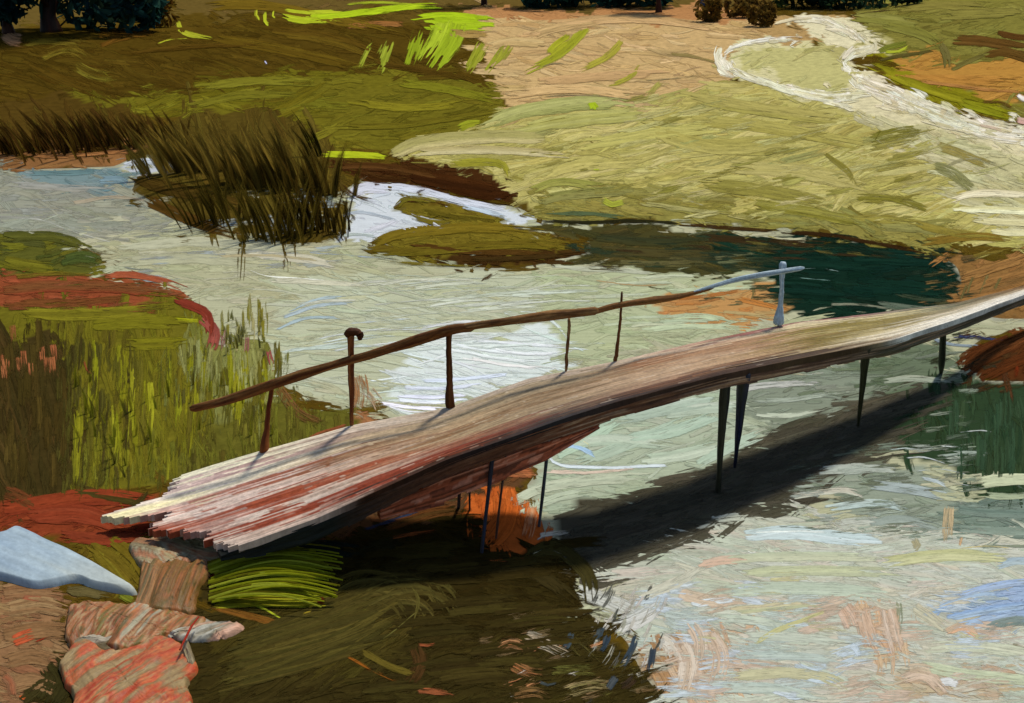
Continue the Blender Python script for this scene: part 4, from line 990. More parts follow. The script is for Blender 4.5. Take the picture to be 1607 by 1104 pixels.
# board colours along the bridge: station -> [(t_end, colour)]
BANDS = [
 (200, [(.10,(236,228,196)),(.26,(228,212,196)),(.36,(236,224,172)),(.44,(196,150,132)),(.52,(228,210,194)),(.64,(150,74,48)),(.72,(224,206,190)),(.86,(142,66,42)),(1,(216,198,178))]),
 (400, [(.12,(236,228,194)),(.2,(190,156,148)),(.32,(230,216,186)),(.40,(222,204,190)),(.46,(164,98,74)),(.58,(220,196,180)),(.72,(154,74,46)),(.80,(220,200,182)),(.88,(150,70,44)),(1,(206,180,160))]),
 (560, [(.10,(206,188,168)),(.22,(164,140,122)),(.34,(188,164,130)),(.46,(134,92,62)),(.60,(188,158,132)),(.70,(156,84,56)),(.82,(196,168,146)),(.92,(140,62,38)),(1,(70,42,26))]),
 (720, [(.14,(178,160,136)),(.30,(160,140,108)),(.46,(182,156,120)),(.56,(140,106,72)),(.72,(166,142,108)),(.84,(146,90,64)),(.93,(120,54,32)),(1,(64,40,26))]),
 (880, [(.10,(176,158,140)),(.34,(142,124,96)),(.52,(126,102,72)),(.74,(150,128,98)),(.86,(120,100,78)),(.94,(74,60,50)),(1,(40,38,40))]),
 (1020,[(.14,(196,174,148)),(.30,(140,98,66)),(.40,(166,130,96)),(.70,(178,150,120)),(.80,(166,134,106)),(.92,(110,74,52)),(1,(58,38,28))]),
 (1160,[(.10,(150,96,80)),(.22,(196,170,138)),(.50,(160,124,92)),(.72,(178,146,112)),(.86,(120,86,60)),(1,(66,46,32))]),
 (1280,[(.08,(146,88,84)),(.16,(206,190,150)),(.38,(124,108,42)),(.46,(166,150,96)),(.76,(118,100,40)),(.86,(170,150,110)),(1,(80,60,38))]),
 (1390,[(.10,(140,110,96)),(.22,(190,176,130)),(.60,(132,116,56)),(.74,(186,170,124)),(.9,(220,208,178)),(1,(150,130,100))]),
 (1480,[(.26,(112,112,88)),(.50,(150,140,110)),(.70,(206,194,166)),(1,(234,228,212))]),
 (1620,[(.3,(140,104,62)),(.5,(200,180,150)),(1,(236,230,216))]),
]
st = np.array([b[0] for b in BANDS])
def band_col(bi, t):
    out = np.zeros(t.shape + (3,)); done = np.zeros(t.shape, bool)
    for e, c in BANDS[bi][1]:
        q = ~done & (t <= e + 1e-6); out[q] = lin(c); done |= q
    out[~done] = lin(BANDS[bi][1][-1][1])
    return out
SXX = np.repeat(sx[:, None], MS, 1); TT = np.repeat(tv[None], NS, 0)
tj = np.clip(TT + (smooth_noise(NS, MS, 26, 1) - .5) * .16 + (rng.random((1, MS)) - .5) * .05, 0, 1)
bf = np.interp(np.clip(SXX + (smooth_noise(NS, MS, 30, 1) - .5) * 170, st[0], st[-1]), st, np.arange(len(st)))
bi = np.clip(np.floor(bf + (smooth_noise(NS, MS, 14, 1) - .5) * .5), 0, len(st) - 1).astype(int)
DC = np.zeros((NS, MS, 3)); DC2 = np.zeros((NS, MS, 3))
for k in range(len(BANDS)):
    q = bi == k
    DC[q] = band_col(k, tj)[q]
    DC2[q] = band_col(min(k + 1, len(BANDS) - 1), tj)[q]
fr = np.clip(bf - bi, 0, 1)[..., None]
DC = DC * (1 - fr) + DC2 * fr
# wear: dark scrapes and bare light fibres running with the boards
scr = smooth_noise(NS, MS, 16, 1) * .7 + smooth_noise(NS, MS, 4, 1) * .3
scr[:, -4:] = .5
DC = np.where((scr > .85)[..., None], DC * .55 + lin((96, 50, 28)) * .25, DC)
DC = np.where((scr < .22)[..., None], DC * .55 + lin((216, 200, 176)) * .45, DC)
DC *= (.9 + .2 * rng.random((1, MS, 1))) * (.94 + .12 * smooth_noise(NS, MS, 8, 1)[..., None])
TOP = LW[:, None] * (1 - TT[..., None]) + RW3[:, None] * TT[..., None]
rid = (rng.random((1, MS)) - .5) * .5 + (smooth_noise(NS, MS, 22, 1) - .5) * .9
gap = np.zeros(MS); gap[[11, 23, 34, 45, 57, 68, 79]] = 1
TOP[..., 2] += rid * .014 - gap[None] * .012
BOT = TOP.copy(); BOT[..., 2] = zc[:, None] - .07
start = rng.random(MS) * .02
tvc = (tv[:-1] + tv[1:]) / 2
start = np.interp(tvc, [0,.12,.2,.25,.30,.36,.42,.5,.58,.66,.74,.85,1], [.098,.092,.078,.03,.02,.045,.072,.05,.04,.062,.085,.08,.10]) + rng.random(MS - 1) * .014
dm = sv[:-1, None] > start[None]
bridge = bpy.data.objects.new('footbridge', None); COL.objects.link(bridge)
bloc = np.array([TOP[60, 36, 0], TOP[60, 36, 1], 0.3]); bridge.location = bloc
tag(bridge, 'long rustic plank footbridge with one brown handrail crossing the pale river', 'footbridge')
DU = np.stack([TT * 150, np.repeat((sv * 1600)[:, None], MS, 1)], -1)
mb = MB(); solid(mb, TOP, BOT, DC, DU, dm)
deck = tag(mb.build('deck', M_WOOD, bridge, bloc, smooth=True), 'weathered cream, rust and taupe planks with frayed near ends')

# side beam below the near edge, thicker in the middle, its foot split into separate bars
def beam(name, i0, i1, drop, inset, hgt, thick, cols_fn, nz=14, label=None):
    ii = np.arange(i0, i1); n = len(ii)
    edge = RW3[ii]
    d = np.gradient(edge, axis=0); d /= np.linalg.norm(d, axis=1)[:, None]
    inw = np.cross(np.array([0, 0, 1.0]), d); inw /= np.linalg.norm(inw, axis=1)[:, None]
    v = np.linspace(0, 1, nz)
    h = np.interp(ii, *hgt) if isinstance(hgt, tuple) else np.full(n, hgt)
    face = edge[:, None] + inw[:, None] * inset
    face = np.repeat(face, nz, 1)
    face[..., 2] += -drop - v[None] * h[:, None]
    rg = (smooth_noise(n, nz, 20, 1) - .5) * .03
    face -= inw[:, None] * rg[..., None]
    back = face + inw[:, None] * thick
    C = cols_fn(ii, v)
    U = np.stack([np.repeat((v * 50)[None], n, 0), np.repeat((ii * 4.0)[:, None], nz, 1)], -1)
    rag = (v[None, :-1] < np.clip(1.08 - smooth_noise(n - 1, nz - 1, 9, 2) * .3, .5, 2))
    mbb = MB(); solid(mbb, face[:, ::-1], back[:, ::-1], C[:, ::-1], U[:, ::-1], rag[:, ::-1])
    o = mbb.build(name, M_WOOD, bridge, bloc)
    if label: tag(o, label)
    return o
def idx(px): return int(np.argmin(np.abs(rc[:, 0] - px)))
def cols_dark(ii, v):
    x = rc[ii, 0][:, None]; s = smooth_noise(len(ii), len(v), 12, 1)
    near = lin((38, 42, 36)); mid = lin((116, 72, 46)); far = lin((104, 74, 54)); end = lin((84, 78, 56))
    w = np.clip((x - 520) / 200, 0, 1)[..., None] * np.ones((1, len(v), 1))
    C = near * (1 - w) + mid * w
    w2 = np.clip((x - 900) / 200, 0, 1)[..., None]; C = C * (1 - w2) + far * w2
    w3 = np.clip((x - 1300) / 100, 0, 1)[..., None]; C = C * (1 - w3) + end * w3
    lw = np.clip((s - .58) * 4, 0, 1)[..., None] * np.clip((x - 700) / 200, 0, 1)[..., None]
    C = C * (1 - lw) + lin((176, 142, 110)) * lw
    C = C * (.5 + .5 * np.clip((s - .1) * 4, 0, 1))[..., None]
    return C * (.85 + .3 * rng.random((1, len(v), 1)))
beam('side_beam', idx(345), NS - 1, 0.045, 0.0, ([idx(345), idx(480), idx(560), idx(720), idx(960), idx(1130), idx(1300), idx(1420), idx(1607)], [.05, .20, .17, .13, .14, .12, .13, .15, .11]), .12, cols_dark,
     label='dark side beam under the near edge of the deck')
def cols_rust(ii, v):
    s = smooth_noise(len(ii), len(v), 12, 1)
    C = np.where((s > .6)[..., None], lin((216, 140, 108)), np.where((s > .35)[..., None], lin((176, 92, 60)), lin((110, 60, 40))))
    return C * (.85 + .3 * rng.random((1, len(v), 1)))
beam('lower_beam', idx(600), idx(955), 0.24, 0.10, ([idx(600), idx(700), idx(860), idx(955)], [.12, .26, .20, .04]), .10, cols_rust, nz=12, label='rusty brown lower beam below the side beam')

# handrail posts
BROWN = [(58,30,12),(92,52,24),(74,42,18),(112,76,36)]
def y_at(px):  # world depth of the far deck edge under a picture column
    return float(np.interp(px, lc[:, 0], LW[:, 1]))
POSTS = [ # base px, top px, radii along, colours
 ((412,712),(425,596),[.055,.075,.04,.03,.03],[0,.12,.3,.6,1],[(88,36,16),(66,34,14),(104,56,24),(112,70,34)],'post with a swollen rust red foot'),
 ((552,668),(546,520),[.03,.035,.04,.05,.055],[0,.2,.5,.8,1],[(70,34,16),(96,54,26),(128,84,46)],'tallest post with a hooked knob on top'),
 ((708,642),(706,512),[.035,.068,.06,.044,.04],[0,.05,.18,.35,1],[(50,24,8),(66,36,14),(92,58,28)],'post with a dark swollen foot'),
 ((887,582),(895,500),[.018,.028,.022,.022,.022],[0,.2,.4,.7,1],[(112,78,46),(80,52,26),(140,108,72)],'thin pale brown post'),
 ((965,567),(976,458),[.03,.026,.02,.018,.016],[0,.15,.4,.7,1],[(78,42,20),(104,66,36),(60,34,14)],'thin dark post rising above the handrail'),
 ((1222,508),(1229,412),[.09,.10,.04,.035,.06],[0,.12,.3,.6,1],[(176,196,206),(156,180,194),(196,206,208)],'pale blue post with a round foot'),
]
post_objs = []
for (b, t, rr, rt, cl, lb) in POSTS:
    Y = y_at(b[0])
    p0 = depth(b[0], b[1], Y); p1 = depth(t[0], t[1], Y)
    p0 = p0 - np.array([0, 0, .02])
    n = 30
    pts = p0 + (p1 - p0) * np.linspace(0, 1, n)[:, None]
    pts[:, :2] += (np.cumsum(rng.normal(size=(n, 2)), 0) * .002)
    r = np.interp(np.linspace(0, 1, n), rt, rr) * (.72 if b[0] < 1000 else .62) * (.9 + .2 * smooth_noise(n, 1, 3, 1)[:, 0]); r[0] *= .6; r[-1] *= .7
    mb = MB(); tube(mb, pts, r, [tuple(min(255, v * 1.3) for v in q) for q in cl] if b[0] < 1000 else cl, 12, ridge=.2)
    if b[0] == 552:
        k = p1 + np.array([0, 0, 0.0])
        hp, hr = lerp_pts([k + [-.01, 0, -.04], k + [.02, -.02, .0], k + [.09, -.02, .0], k + [.12, -.02, -.03], k + [.11, -.02, -.08]], [.036, .04, .038, .038, .02], 16)
        tube(mb, hp, hr, [(66,34,14),(84,46,20)], 10, ridge=.1)
    post_objs.append(tag(mb.build('rail_post', M_WOOD, bridge, bloc), lb))
# handrail
def rail(px_pts, rad, cols, name, label, flat=(.55, 1.0), n=150):
    pp = catmull(P(px_pts), 6)
    n = len(pp)
    Yb = np.interp(pp[:, 0], [298, 425, 547, 706, 893, 968, 1100, 1228, 1300], [y_at(298), y_at(412), y_at(552), y_at(708), y_at(887), y_at(965), y_at(1100), y_at(1222), y_at(1300)]) - .055
    pts = depth(pp[:, 0], pp[:, 1], Yb)
    r = np.interp(np.linspace(0, 1, n), *rad) * .86 * (.85 + .3 * smooth_noise(n, 1, 8, 1)[:, 0]); r[0] *= .55; r[-1] *= .5
    mb = MB(); tube(mb, pts, r, cols, 16, ridge=.16, flat=flat)
    return tag(mb.build(name, M_WOOD, bridge, bloc), label)
rail("298,642 350,630 425,604 480,586 548,566 620,545 706,518 745,514", ([0, .1, .5, .8, 1], [.05, .056, .052, .066, .045]), [(84,42,18),(124,80,36),(96,54,22),(150,108,58)], 'handrail', 'dark brown near length of the handrail')
rail("690,522 740,512 800,504 860,496 940,488", ([0, .3, .7, 1], [.035, .05, .066, .045]), [(116,76,34),(150,108,60),(98,60,28),(166,126,78)], 'handrail', 'brown middle length of the handrail')
rail("930,490 968,480 1020,472 1064,466 1120,452", ([0, .3, .7, 1], [.035, .04, .035, .02]), [(150,92,48),(128,90,44),(168,112,66)], 'handrail', 'thin orange brown length of the handrail')
rail("1064,468 1110,452 1160,438 1222,427 1262,421", ([0, .3, .7, 1], [.014, .028, .04, .03]), [(160,184,198),(186,202,210),(146,172,190)], 'handrail', 'pale blue far length of the handrail')
# piles standing in the river under the near edge
PILES = [((1140,600),(1127,756),[.075,.06,.035,.05],[(34,36,30),(52,52,38),(26,28,30)],'dark pile leaning to the left, longest of all'),
         ((1168,596),(1152,690),[.085,.07,.03,.02],[(34,38,34),(30,34,64),(48,50,38)],'dark bluish pile tapering to a point'),
         ((1362,546),(1349,644),[.075,.05,.03,.015],[(44,46,30),(58,58,38)],'tapering olive black pile'),
         ((1483,512),(1486,552),[.05,.055,.045,.02],[(40,44,32),(58,62,42)],'short dark pile at the far end'),
         ((722,744),(720,796),[.04,.04,.03,.03],[(44,64,84),(58,70,80),(70,52,40)],'short slate blue pile near the bank'),
         ((738,742),(737,800),[.03,.025,.02,.02],[(50,58,70),(86,66,50)],'thin grey pile near the bank'),
         ((776,726),(756,868),[.04,.035,.035,.03],[(50,62,88),(64,56,50),(44,52,70)],'long slate blue pile against the orange bank'),
         ((797,720),(778,846),[.02,.02,.02,.018],[(62,66,80),(96,64,40)],'thin slate pile against the orange bank'),
         ((864,694),(846,826),[.035,.03,.025,.025],[(74,88,104),(96,102,108),(60,64,70)],'grey blue pile at the water edge')]
for (a, b, rr, cl, lb) in PILES:
    i = idx(a[0]); p0 = RW3[i] + np.array([0, .06, -.05])
    p1 = drape(np.array([b[0]]), np.array([b[1]]))[0][0]
    if b[0] > 1000: p1[:2] = p0[:2] * .5 + p1[:2] * .5
    v = p1 - p0
    p1 = p1 + v / np.linalg.norm(v) * .12
    pts = p0 + (p1 - p0) * np.linspace(0, 1, 26)[:, None]
    mb = MB(); tube(mb, pts, np.interp(np.linspace(0, 1, 26), [0, .3, .75, 1], rr) * (.75 if b[0] > 1000 else .55), cl, 10, ridge=.2)
    tag(mb.build('pile', M_WOOD, bridge, bloc), lb)

# ------------------------------------------------------------------ rocks
def rock(name, outline, hgt, ang, cols, label, cat='rock', ridges=1.0, smoothr=False, lift=.0, cell=3.0, group=None, dome=.45, folds=0.0):
    """a lying stone: outline on the ground, domed top with ridges along ang, closed below"""
    o = catmull(np.vstack([P(outline), P(outline)[:1]]), 4)[:-1]
    if not smoothr: o = o + np.cumsum(rng.normal(size=o.shape), 0) * 0 + rng.normal(size=o.shape) * .7
    c = o.mean(0); ca, sa = math.cos(math.radians(ang)), math.sin(math.radians(ang))
    R = np.array([[ca, sa], [-sa, ca]])
    K = 40
    rr = np.linspace(1, 0, K) ** .85; rr[-1] = .0008
    W = c + (o - c)[None] * rr[:, None, None]                      # K x n x 2
    W = np.concatenate([W, W[:, :1]], 1)
    n, m = W.shape[:2]
    q = (W - c) @ R.T
    def vnoise(x, y):
        g = rng.random((82, 82)); g[80:] = g[:2]; g[:, 80:] = g[:, :2]; x = x % 80; y = y % 80
        i = x.astype(int); jj = y.astype(int); fx = x - i; fy = y - jj
        fx = fx * fx * fx * (fx * (fx * 6 - 15) + 10); fy = fy * fy * fy * (fy * (fy * 6 - 15) + 10)
        return g[i, jj] * (1 - fx) * (1 - fy) + g[i + 1, jj] * fx * (1 - fy) + g[i, jj + 1] * (1 - fx) * fy + g[i + 1, jj + 1] * fx * fy
    def field(ca_, cb_):
        x = q[..., 0] / ca_ + 40; y = q[..., 1] / cb_ + 40
        wx = vnoise(x * .6, y * .6) - .5; wy = vnoise(x * .6 + 9, y * .6) - .5
        if max(ca_, cb_) < 3 * min(ca_, cb_): x, y = x + wx * 1.1, y + wy * 1.1
        r = vnoise(x, y) * .68 + vnoise(x * 1.1 + 7, y * 1.9 + 3) * .32
        return np.clip((r - .5) * 1.35 + .5, 0, 1)
    dist = segdist(o, W[..., 0], W[..., 1]); dist[0] = 0
    base, t = drape(W[..., 0], W[..., 1], 0.0)
    half = max(dist.max(), 1)
    x = np.clip(dist / half, 0, 1)
    prof = np.clip(dist / 4.0, 0, 1) ** .5 * (1 - dome) + x ** .7 * dome
    rg = (field(90, 2.6) - .5) * 1.2 + (field(90, 7) - .5) * 1.8
    if smoothr: rg = (field(40, 12) - .5) * 1.2
    fold = np.abs(np.sin(q[..., 0] / 15 + field(22, 22) * 6)) * folds
    hz = hgt * prof * ((.7 + .6 * field(60, 22) + fold * .15) if not smoothr else (.9 + .2 * field(40, 40))) + ridges * 2.6 * (t / FPX) * rg * np.clip(dist / 3, 0, 1)
    top = base.copy(); top[..., 2] = base[..., 2] - .02 + hz
    bot = base.copy(); bot[..., 2] -= .12
    cl = lin(np.array(cols, float))
    g = (.5 * field(90, 6) + .5 * field(46, 24)) if not smoothr else np.clip((q[..., 0] - q[..., 0].min()) / np.ptp(q[..., 0]), 0, 1) * .8 + .25 * (field(70, 9) - .5) + .05
    g = np.clip((g - .5) * (2.0 if not smoothr else 1) + .5, 0, .999) * (len(cl) - 1)
    i0 = g.astype(int); f = (g - i0)[..., None]
    C = cl[i0] * (1 - f) + cl[i0 + 1] * f
    C = C * (.86 + .28 * (field(120, 2) if not smoothr else field(60, 6)))[..., None]
    C = C * (1 - .0 * x[..., None])
    U = np.stack([q[..., 1], q[..., 0]], -1) + rng.random() * 500
    mask = np.ones((n - 1, m - 1), bool)
    loc = base[-1, 0].copy()
    mb = MB(); solid(mb, top, bot, C, U, mask)
    ob = mb.build(name, M_SLAB if smoothr else M_ROCK, None, loc)
    return tag(ob, label, cat, group)
M_SLAB = material('smooth_stone', 0.5, 0.15, 0.4, 0.008, across=0.10, along=0.05, vary=0.14)
rock('flat_stone', "-60,846 0,842 26,832 52,842 110,868 160,896 214,928 208,936 150,926 118,916 60,926 0,912 -60,905", .10, 24, [(134,154,170),(146,164,176),(158,174,180),(172,180,174),(174,172,150)],
     'smooth pale blue flat stone on the rust bank at the left edge', 'stone', smoothr=True, dome=.12, ridges=.12)
rock('rock', "200,862 214,846 262,842 300,832 380,832 440,836 444,850 420,862 380,880 330,890 312,880 270,892 230,898 212,884", .09, 18, [(132,126,88),(156,140,104),(150,96,60),(168,160,128),(112,96,66),(176,120,84)], 'grey olive rock with rust streaks below the near end of the bridge', group='rocks at the near end of the bridge', folds=.5)
rock('rock', "222,884 262,880 300,886 322,878 330,900 312,930 306,962 270,966 212,962 216,930", .10, -68, [(124,86,44),(104,82,34),(146,90,46),(88,74,32),(152,104,60),(114,96,56)], 'upright streaked brown rock between the blue stone and the lime tuft', group='rocks at the near end of the bridge', folds=.3)
rock('rock', "108,952 150,948 210,950 262,956 300,966 326,978 300,1000 260,1002 215,1022 180,1026 150,1014 118,1022 102,1004", .10, -48, [(112,98,42),(152,86,42),(168,140,98),(142,74,34),(90,80,36),(172,104,60),(154,148,122)], 'ochre and orange striped rock beside the earth at the lower left', group='rocks at the near end of the bridge', folds=.35)
rock('rock', "258,1000 290,982 312,970 336,976 384,984 366,1000 330,1008 290,1008", .09, -20, [(158,156,140),(176,172,156),(124,116,92),(188,146,120)], 'small pale grey rock at the end of the striped rock', group='rocks at the near end of the bridge', folds=.4)
rock('rock', "92,1050 112,1022 136,1014 166,1026 204,1020 250,1004 284,1014 306,1036 312,1056 296,1078 304,1112 290,1160 110,1160 116,1104 100,1078", .13, -35, [(150,126,84),(128,98,58),(176,92,48),(168,60,28),(178,106,60),(138,112,70),(170,140,98)], 'orange red rock at the bottom of the picture, largest of the heap', group='rocks at the near end of the bridge', folds=.5)
rock('rock', "104,1012 130,1000 170,1004 214,1000 206,1014 180,1026 140,1022 116,1022", .08, -10, [(84,72,44),(104,92,60),(150,140,120)], 'dark grey rock wedged between the striped rock and the orange rock', group='rocks at the near end of the bridge', folds=.3)
rock('rock', "282,1016 296,1012 304,1030 308,1050 300,1058 288,1042", .10, 70, [(150,136,104),(120,104,72),(168,120,80)], 'thin upright grey rock on the right side of the orange rock', group='rocks at the near end of the bridge')
# a red twig lying between the rocks
tw = drape(np.array([282., 292, 300, 312]), np.array([1020., 1000, 984, 968]), .17)[0]
tp, tr = lerp_pts(tw, [.006, .011, .01, .005], 20)
mb = MB(); tube(mb, tp, tr, [(176,50,26),(150,40,22)], 8); tag(mb.build('twig', M_WOOD, None, tw[0]), 'thin red twig lying across the rocks at the lower left', 'twig')

# ------------------------------------------------------------------ reeds and upright grass
def blade(mb, base, h, lean, width, cols, curve=.3, m=7, n=10):
    """one broad brushed blade: a curved strip with ribs, tapering to a frayed tip"""
    s = np.linspace(0, 1, n)
    yaw = rng.normal() * .5
    ax = np.array([math.cos(yaw), math.sin(yaw), 0]); dr = np.array([lean, rng.normal() * .15, 1.0]); 
    c = base + s[:, None] * h * dr + (s ** 2)[:, None] * h * curve * np.array([np.sign(lean + .01) * .5, -.2, -.3])
    w = width * np.where(s < .5, .6 + .8 * s, 1.0 * (1 - (s - .5) * 1.5)); w = np.maximum(w, .15 * width)
    o = np.linspace(-.5, .5, m)
    V = c[:, None] + ax * (o[None] * w[:, None])[..., None]
    V[..., 1] += (np.abs(o)[None] * w[:, None]) * .5 + (rng.random((1, m)) - .5) * width * .18
    V[..., 2] += (smooth_noise(n, m, 3, 1) - .5) * .04 * h
    cl = lin(np.array(cols, float)); C = cl[rng.integers(len(cl), size=m)][None] * (.72 + .5 * rng.random()) * (.86 + .28 * rng.random((1, m, 1))) * np.ones((n, 1, 1))
    U = np.stack([np.repeat((o * 14)[None], n, 0), np.repeat((s * 60)[:, None], m, 1)], -1) + rng.random() * 900
    D = .05 + .55 * s[:, None] ** 2 + .55 * np.abs(np.linspace(-1, 1, m))[None] ** 3 + .25 * (smooth_noise(n, m, 4, 1) - .5)
    mb.grid(V, C, U, None, D=D, G=np.full(D.shape, .008))
def clump(name, px, n, h, spread, cols, label, cat, lean=(-.1, .25), width=.06, group=None, dense=1, hv=.35):
    b, t = drape(np.array([float(px[0])]), np.array([float(px[1])])); b = b[0]
    mb = MB()
    for _ in range(n):
        ox, oy = rng.normal(size=2) * spread
        x, y = b[0] + ox, b[1] + oy * .6
        z = float(surf(np.array([x]), np.array([y]))[0]) - .03
        blade(mb, np.array([x, y, z]), h * (1 - hv + hv * 1.3 * rng.random()), lean[0] + (lean[1] - lean[0]) * rng.random() + ox / spread * .08, width * (.6 + .8 * rng.random()), cols)
    return tag(mb.build(name, M_REED, None, b), label, cat, group)
M_REED = material('reed', 0.7, 0.0, 0.4, 0.01, across=.5, along=.03, brushed=True, translucent=0.6)
RG = 'reed clumps on the brown spit'
DK = [(84,70,22),(70,60,18),(98,82,28),(112,94,34)]
MD = [(120,98,38),(106,86,32),(130,110,44),(96,78,30)]
clump('reed_clump', (432, 375), 60, 1.25, .34, DK, 'dark olive reed clump at the tip of the spit, reaching the water', 'reeds', (-.28, .05), .075, RG)
clump('reed_clump', (352, 345), 46, 1.15, .34, [(66,54,14),(54,46,12),(84,70,24)], 'dark reed clump on the left flank of the spit', 'reeds', (-.3, 0), .07, RG)
clump('reed_clump', (498, 362), 46, 1.2, .34, [(54,42,12),(72,56,18),(44,36,10)], 'dark brown reed clump beside the white water', 'reeds', (-.2, .1), .07, RG)
clump('reed_clump', (400, 290), 60, 1.5, .5, MD, 'tall mid brown reed clump in the middle of the spit', 'reeds', (-.35, 0), .2, RG)
clump('reed_clump', (312, 268), 44, 1.25, .5, MD, 'light brown reed clump at the back of the spit', 'reeds', (-.4, -.05), .2, RG)
clump('reed_clump', (482, 300), 44, 1.2, .4, [(84,66,22),(98,82,30),(70,54,18)], 'mid brown reed clump below the lime strip of meadow', 'reeds', (-.3, .05), .17, RG)
clump('reed_tuft', (500, 246), 7, 1.15, .12, [(36,34,8),(44,40,10)], 'single near black leaning reed tuft at the lime strip of meadow', 'reeds', (-.35, -.2), .10)
BG = 'brown sedge clumps along the left bank'
for (x, y, lb) in [(30,240,'brown sedge clump at the left edge of the picture'),(92,236,'brown sedge clump left of the blue water'),(150,228,'brown sedge clump above the teal edge of the water'),(228,226,'dark sedge clump above the pale patch of water')]:
    clump('sedge_clump', (x, y), 60, .9, .5, [(74,52,18),(60,42,14),(92,74,24),(84,56,24)], lb, 'sedge', (-.45, -.1), .10, BG)
# upright grass on the left bank, and the lime tuft in front: too many blades to count
mb = MB()
for _ in range(110):
    x = 110 + rng.random() * 320; y = 600 + rng.random() * 150
    if y > 690 and x > 260: continue
    b = drape(np.array([x]), np.array([y]))[0][0] - np.array([0, 0, .03])
    if surf(np.array([b[0]]), np.array([b[1]]))[0] < .01 : continue
    f = rng.random()
    blade(mb, b, .16 + .26 * rng.random(), rng.normal() * .08, .025 + .03 * rng.random(), [(128,126,30),(112,106,28)] if f < .5 else ([(100,92,32),(112,106,40)] if f < .8 else [(150,148,40),(138,136,36)]), .15)
for _ in range(26):
    x = 350 + rng.random() * 70; y = 500 + rng.random() * 60
    b = drape(np.array([x]), np.array([y]))[0][0] - np.array([0, 0, .03])
    blade(mb, b, .16 + .14 * rng.random(), rng.normal() * .06, .05, [(122,116,44),(140,138,84),(104,98,32)], .15)
tag(mb.build('tall_grass', M_REED), 'tall yellow green grass standing on the left bank', 'grass', kind='stuff')
mb = MB(); b0 = drape(np.array([336.]), np.array([925.]))[0][0]
for _ in range(70):
    s = rng.random()
    p = drape(np.array([325. + 20 * rng.random()]), np.array([888. + 62 * s]))[0][0]
    e = drape(np.array([490. + 50 * rng.random()]), np.array([880. + 78 * s + rng.normal() * 6]))[0][0]
    n, m = 14, 4
    q = np.linspace(0, 1, n)[:, None]
    c = p + (e - p) * q; c[:, 2] += .03 + (.10 + .06 * rng.random()) * np.sin(q[:, 0] * np.pi * .85)
    w = .03 * (1 - .5 * q[:, 0]); o = np.linspace(-.5, .5, m)
    d = (e - p) / np.linalg.norm(e - p); ax = np.array([-d[1], d[0], .25])
    V = c[:, None] + ax * (o[None] * w[:, None])[..., None]; V[:, 1:-1, 2] += .008
    cl = [(160,166,34),(138,142,26),(178,184,56),(122,116,28)][rng.integers(4)]
    mb.grid(V, lin(cl) * (.85 + .3 * rng.random((1, m, 1))) * np.ones((n, 1, 1)), np.stack([np.repeat((o * 10)[None], n, 0), np.repeat(q * 80, m, 1)], -1) + rng.random() * 500)
tag(mb.build('grass_tuft', M_LEAF, None, b0), 'bright lime grass tuft lying right of the rocks under the near end of the bridge', 'grass tuft')

# ------------------------------------------------------------------ trees and bushes along the top edge
def tree(name, px, hgt, rad, trunk_h, cols, label, cat, nl=900, group=None, trunk=True, leaf=.22, zc=None, trunk_cols=((46,24,14),(62,34,20)), flat=.8, tr=.16):
    b, _ = drape(np.array([float(px[0])]), np.array([float(px[1])])); b = b[0]
    root = bpy.data.objects.new(name, None); COL.objects.link(root); root.location = b
    tag(root, label, cat, group)
    if trunk:
        mb = MB()
        tp = b + np.array([.15 * rng.normal(), 0, hgt * .62])
        pts, r = lerp_pts([b - [0, 0, .1], b + [-.05, 0, trunk_h * .5], b + [.12, 0, trunk_h], tp], [tr * 1.5, tr, tr * .8, tr * .3], 24)
        tube(mb, pts, r, trunk_cols, 10, ridge=.2)
        for k in range(5):
            a = rng.random() * 6.28; s0 = b + np.array([.05, 0, trunk_h * (.5 + .2 * k)])
            e = s0 + np.array([math.cos(a) * rad * .7, math.sin(a) * rad * .5, hgt * .2])
            p2, r2 = lerp_pts([s0, (s0 + e) / 2 + [0, 0, .15], e], [tr * .5, tr * .35, tr * .12], 14)
            tube(mb, p2, r2, trunk_cols, 8, ridge=.2)
        mb.build('trunk', M_WOOD, root, b)
    mb = MB(); cz = (trunk_h + hgt) / 2 if zc is None else zc; rz = (hgt - trunk_h) / 2 * 1.05
    blobs = [(rng.normal(size=3) * [.55, .5, .5], .35 + .35 * rng.random()) for _ in range(14)]
    cl = lin(np.array(cols, float))
    for _ in range(nl):
        k, br = blobs[rng.integers(len(blobs))]
        p = k + rng.normal(size=3) * br * .55
        p = p / max(1, np.linalg.norm(p) / 1.05)
        pos = b + np.array([p[0] * rad, p[1] * rad * flat, cz + p[2] * rz])
        if pos[2] < b[2] + .05: continue
        L = leaf * (.6 + .9 * rng.random()); a = rng.random() * 6.28
        ax = np.array([math.cos(a), rng.normal() * .4, math.sin(a) * .9]); ax /= np.linalg.norm(ax)
        bx = np.cross(ax, rng.normal(size=3)); bx /= np.linalg.norm(bx)
        n, m = 4, 3
        s = np.linspace(-1, 1, n)[:, None, None]; o = np.linspace(-1, 1, m)[None, :, None]
        V = pos + ax * s * L * .5 + bx * o * L * .22 * np.sqrt(np.clip(1.05 - s * s, 0, 1)) + np.cross(ax, bx) * (.08 * L * (1 - o * o))
        mb.grid(V, np.ones((n, m, 1)) * cl[rng.integers(len(cl))] * (.8 + .4 * rng.random()), np.zeros((n, m, 2)) + np.stack(np.meshgrid(np.arange(m) * 4., np.arange(n) * 6.), -1))
    mb.build('crown', M_LEAF, root, b)
    return root
TEAL = [(30,62,62),(40,74,68),(24,50,54),(48,80,70)]
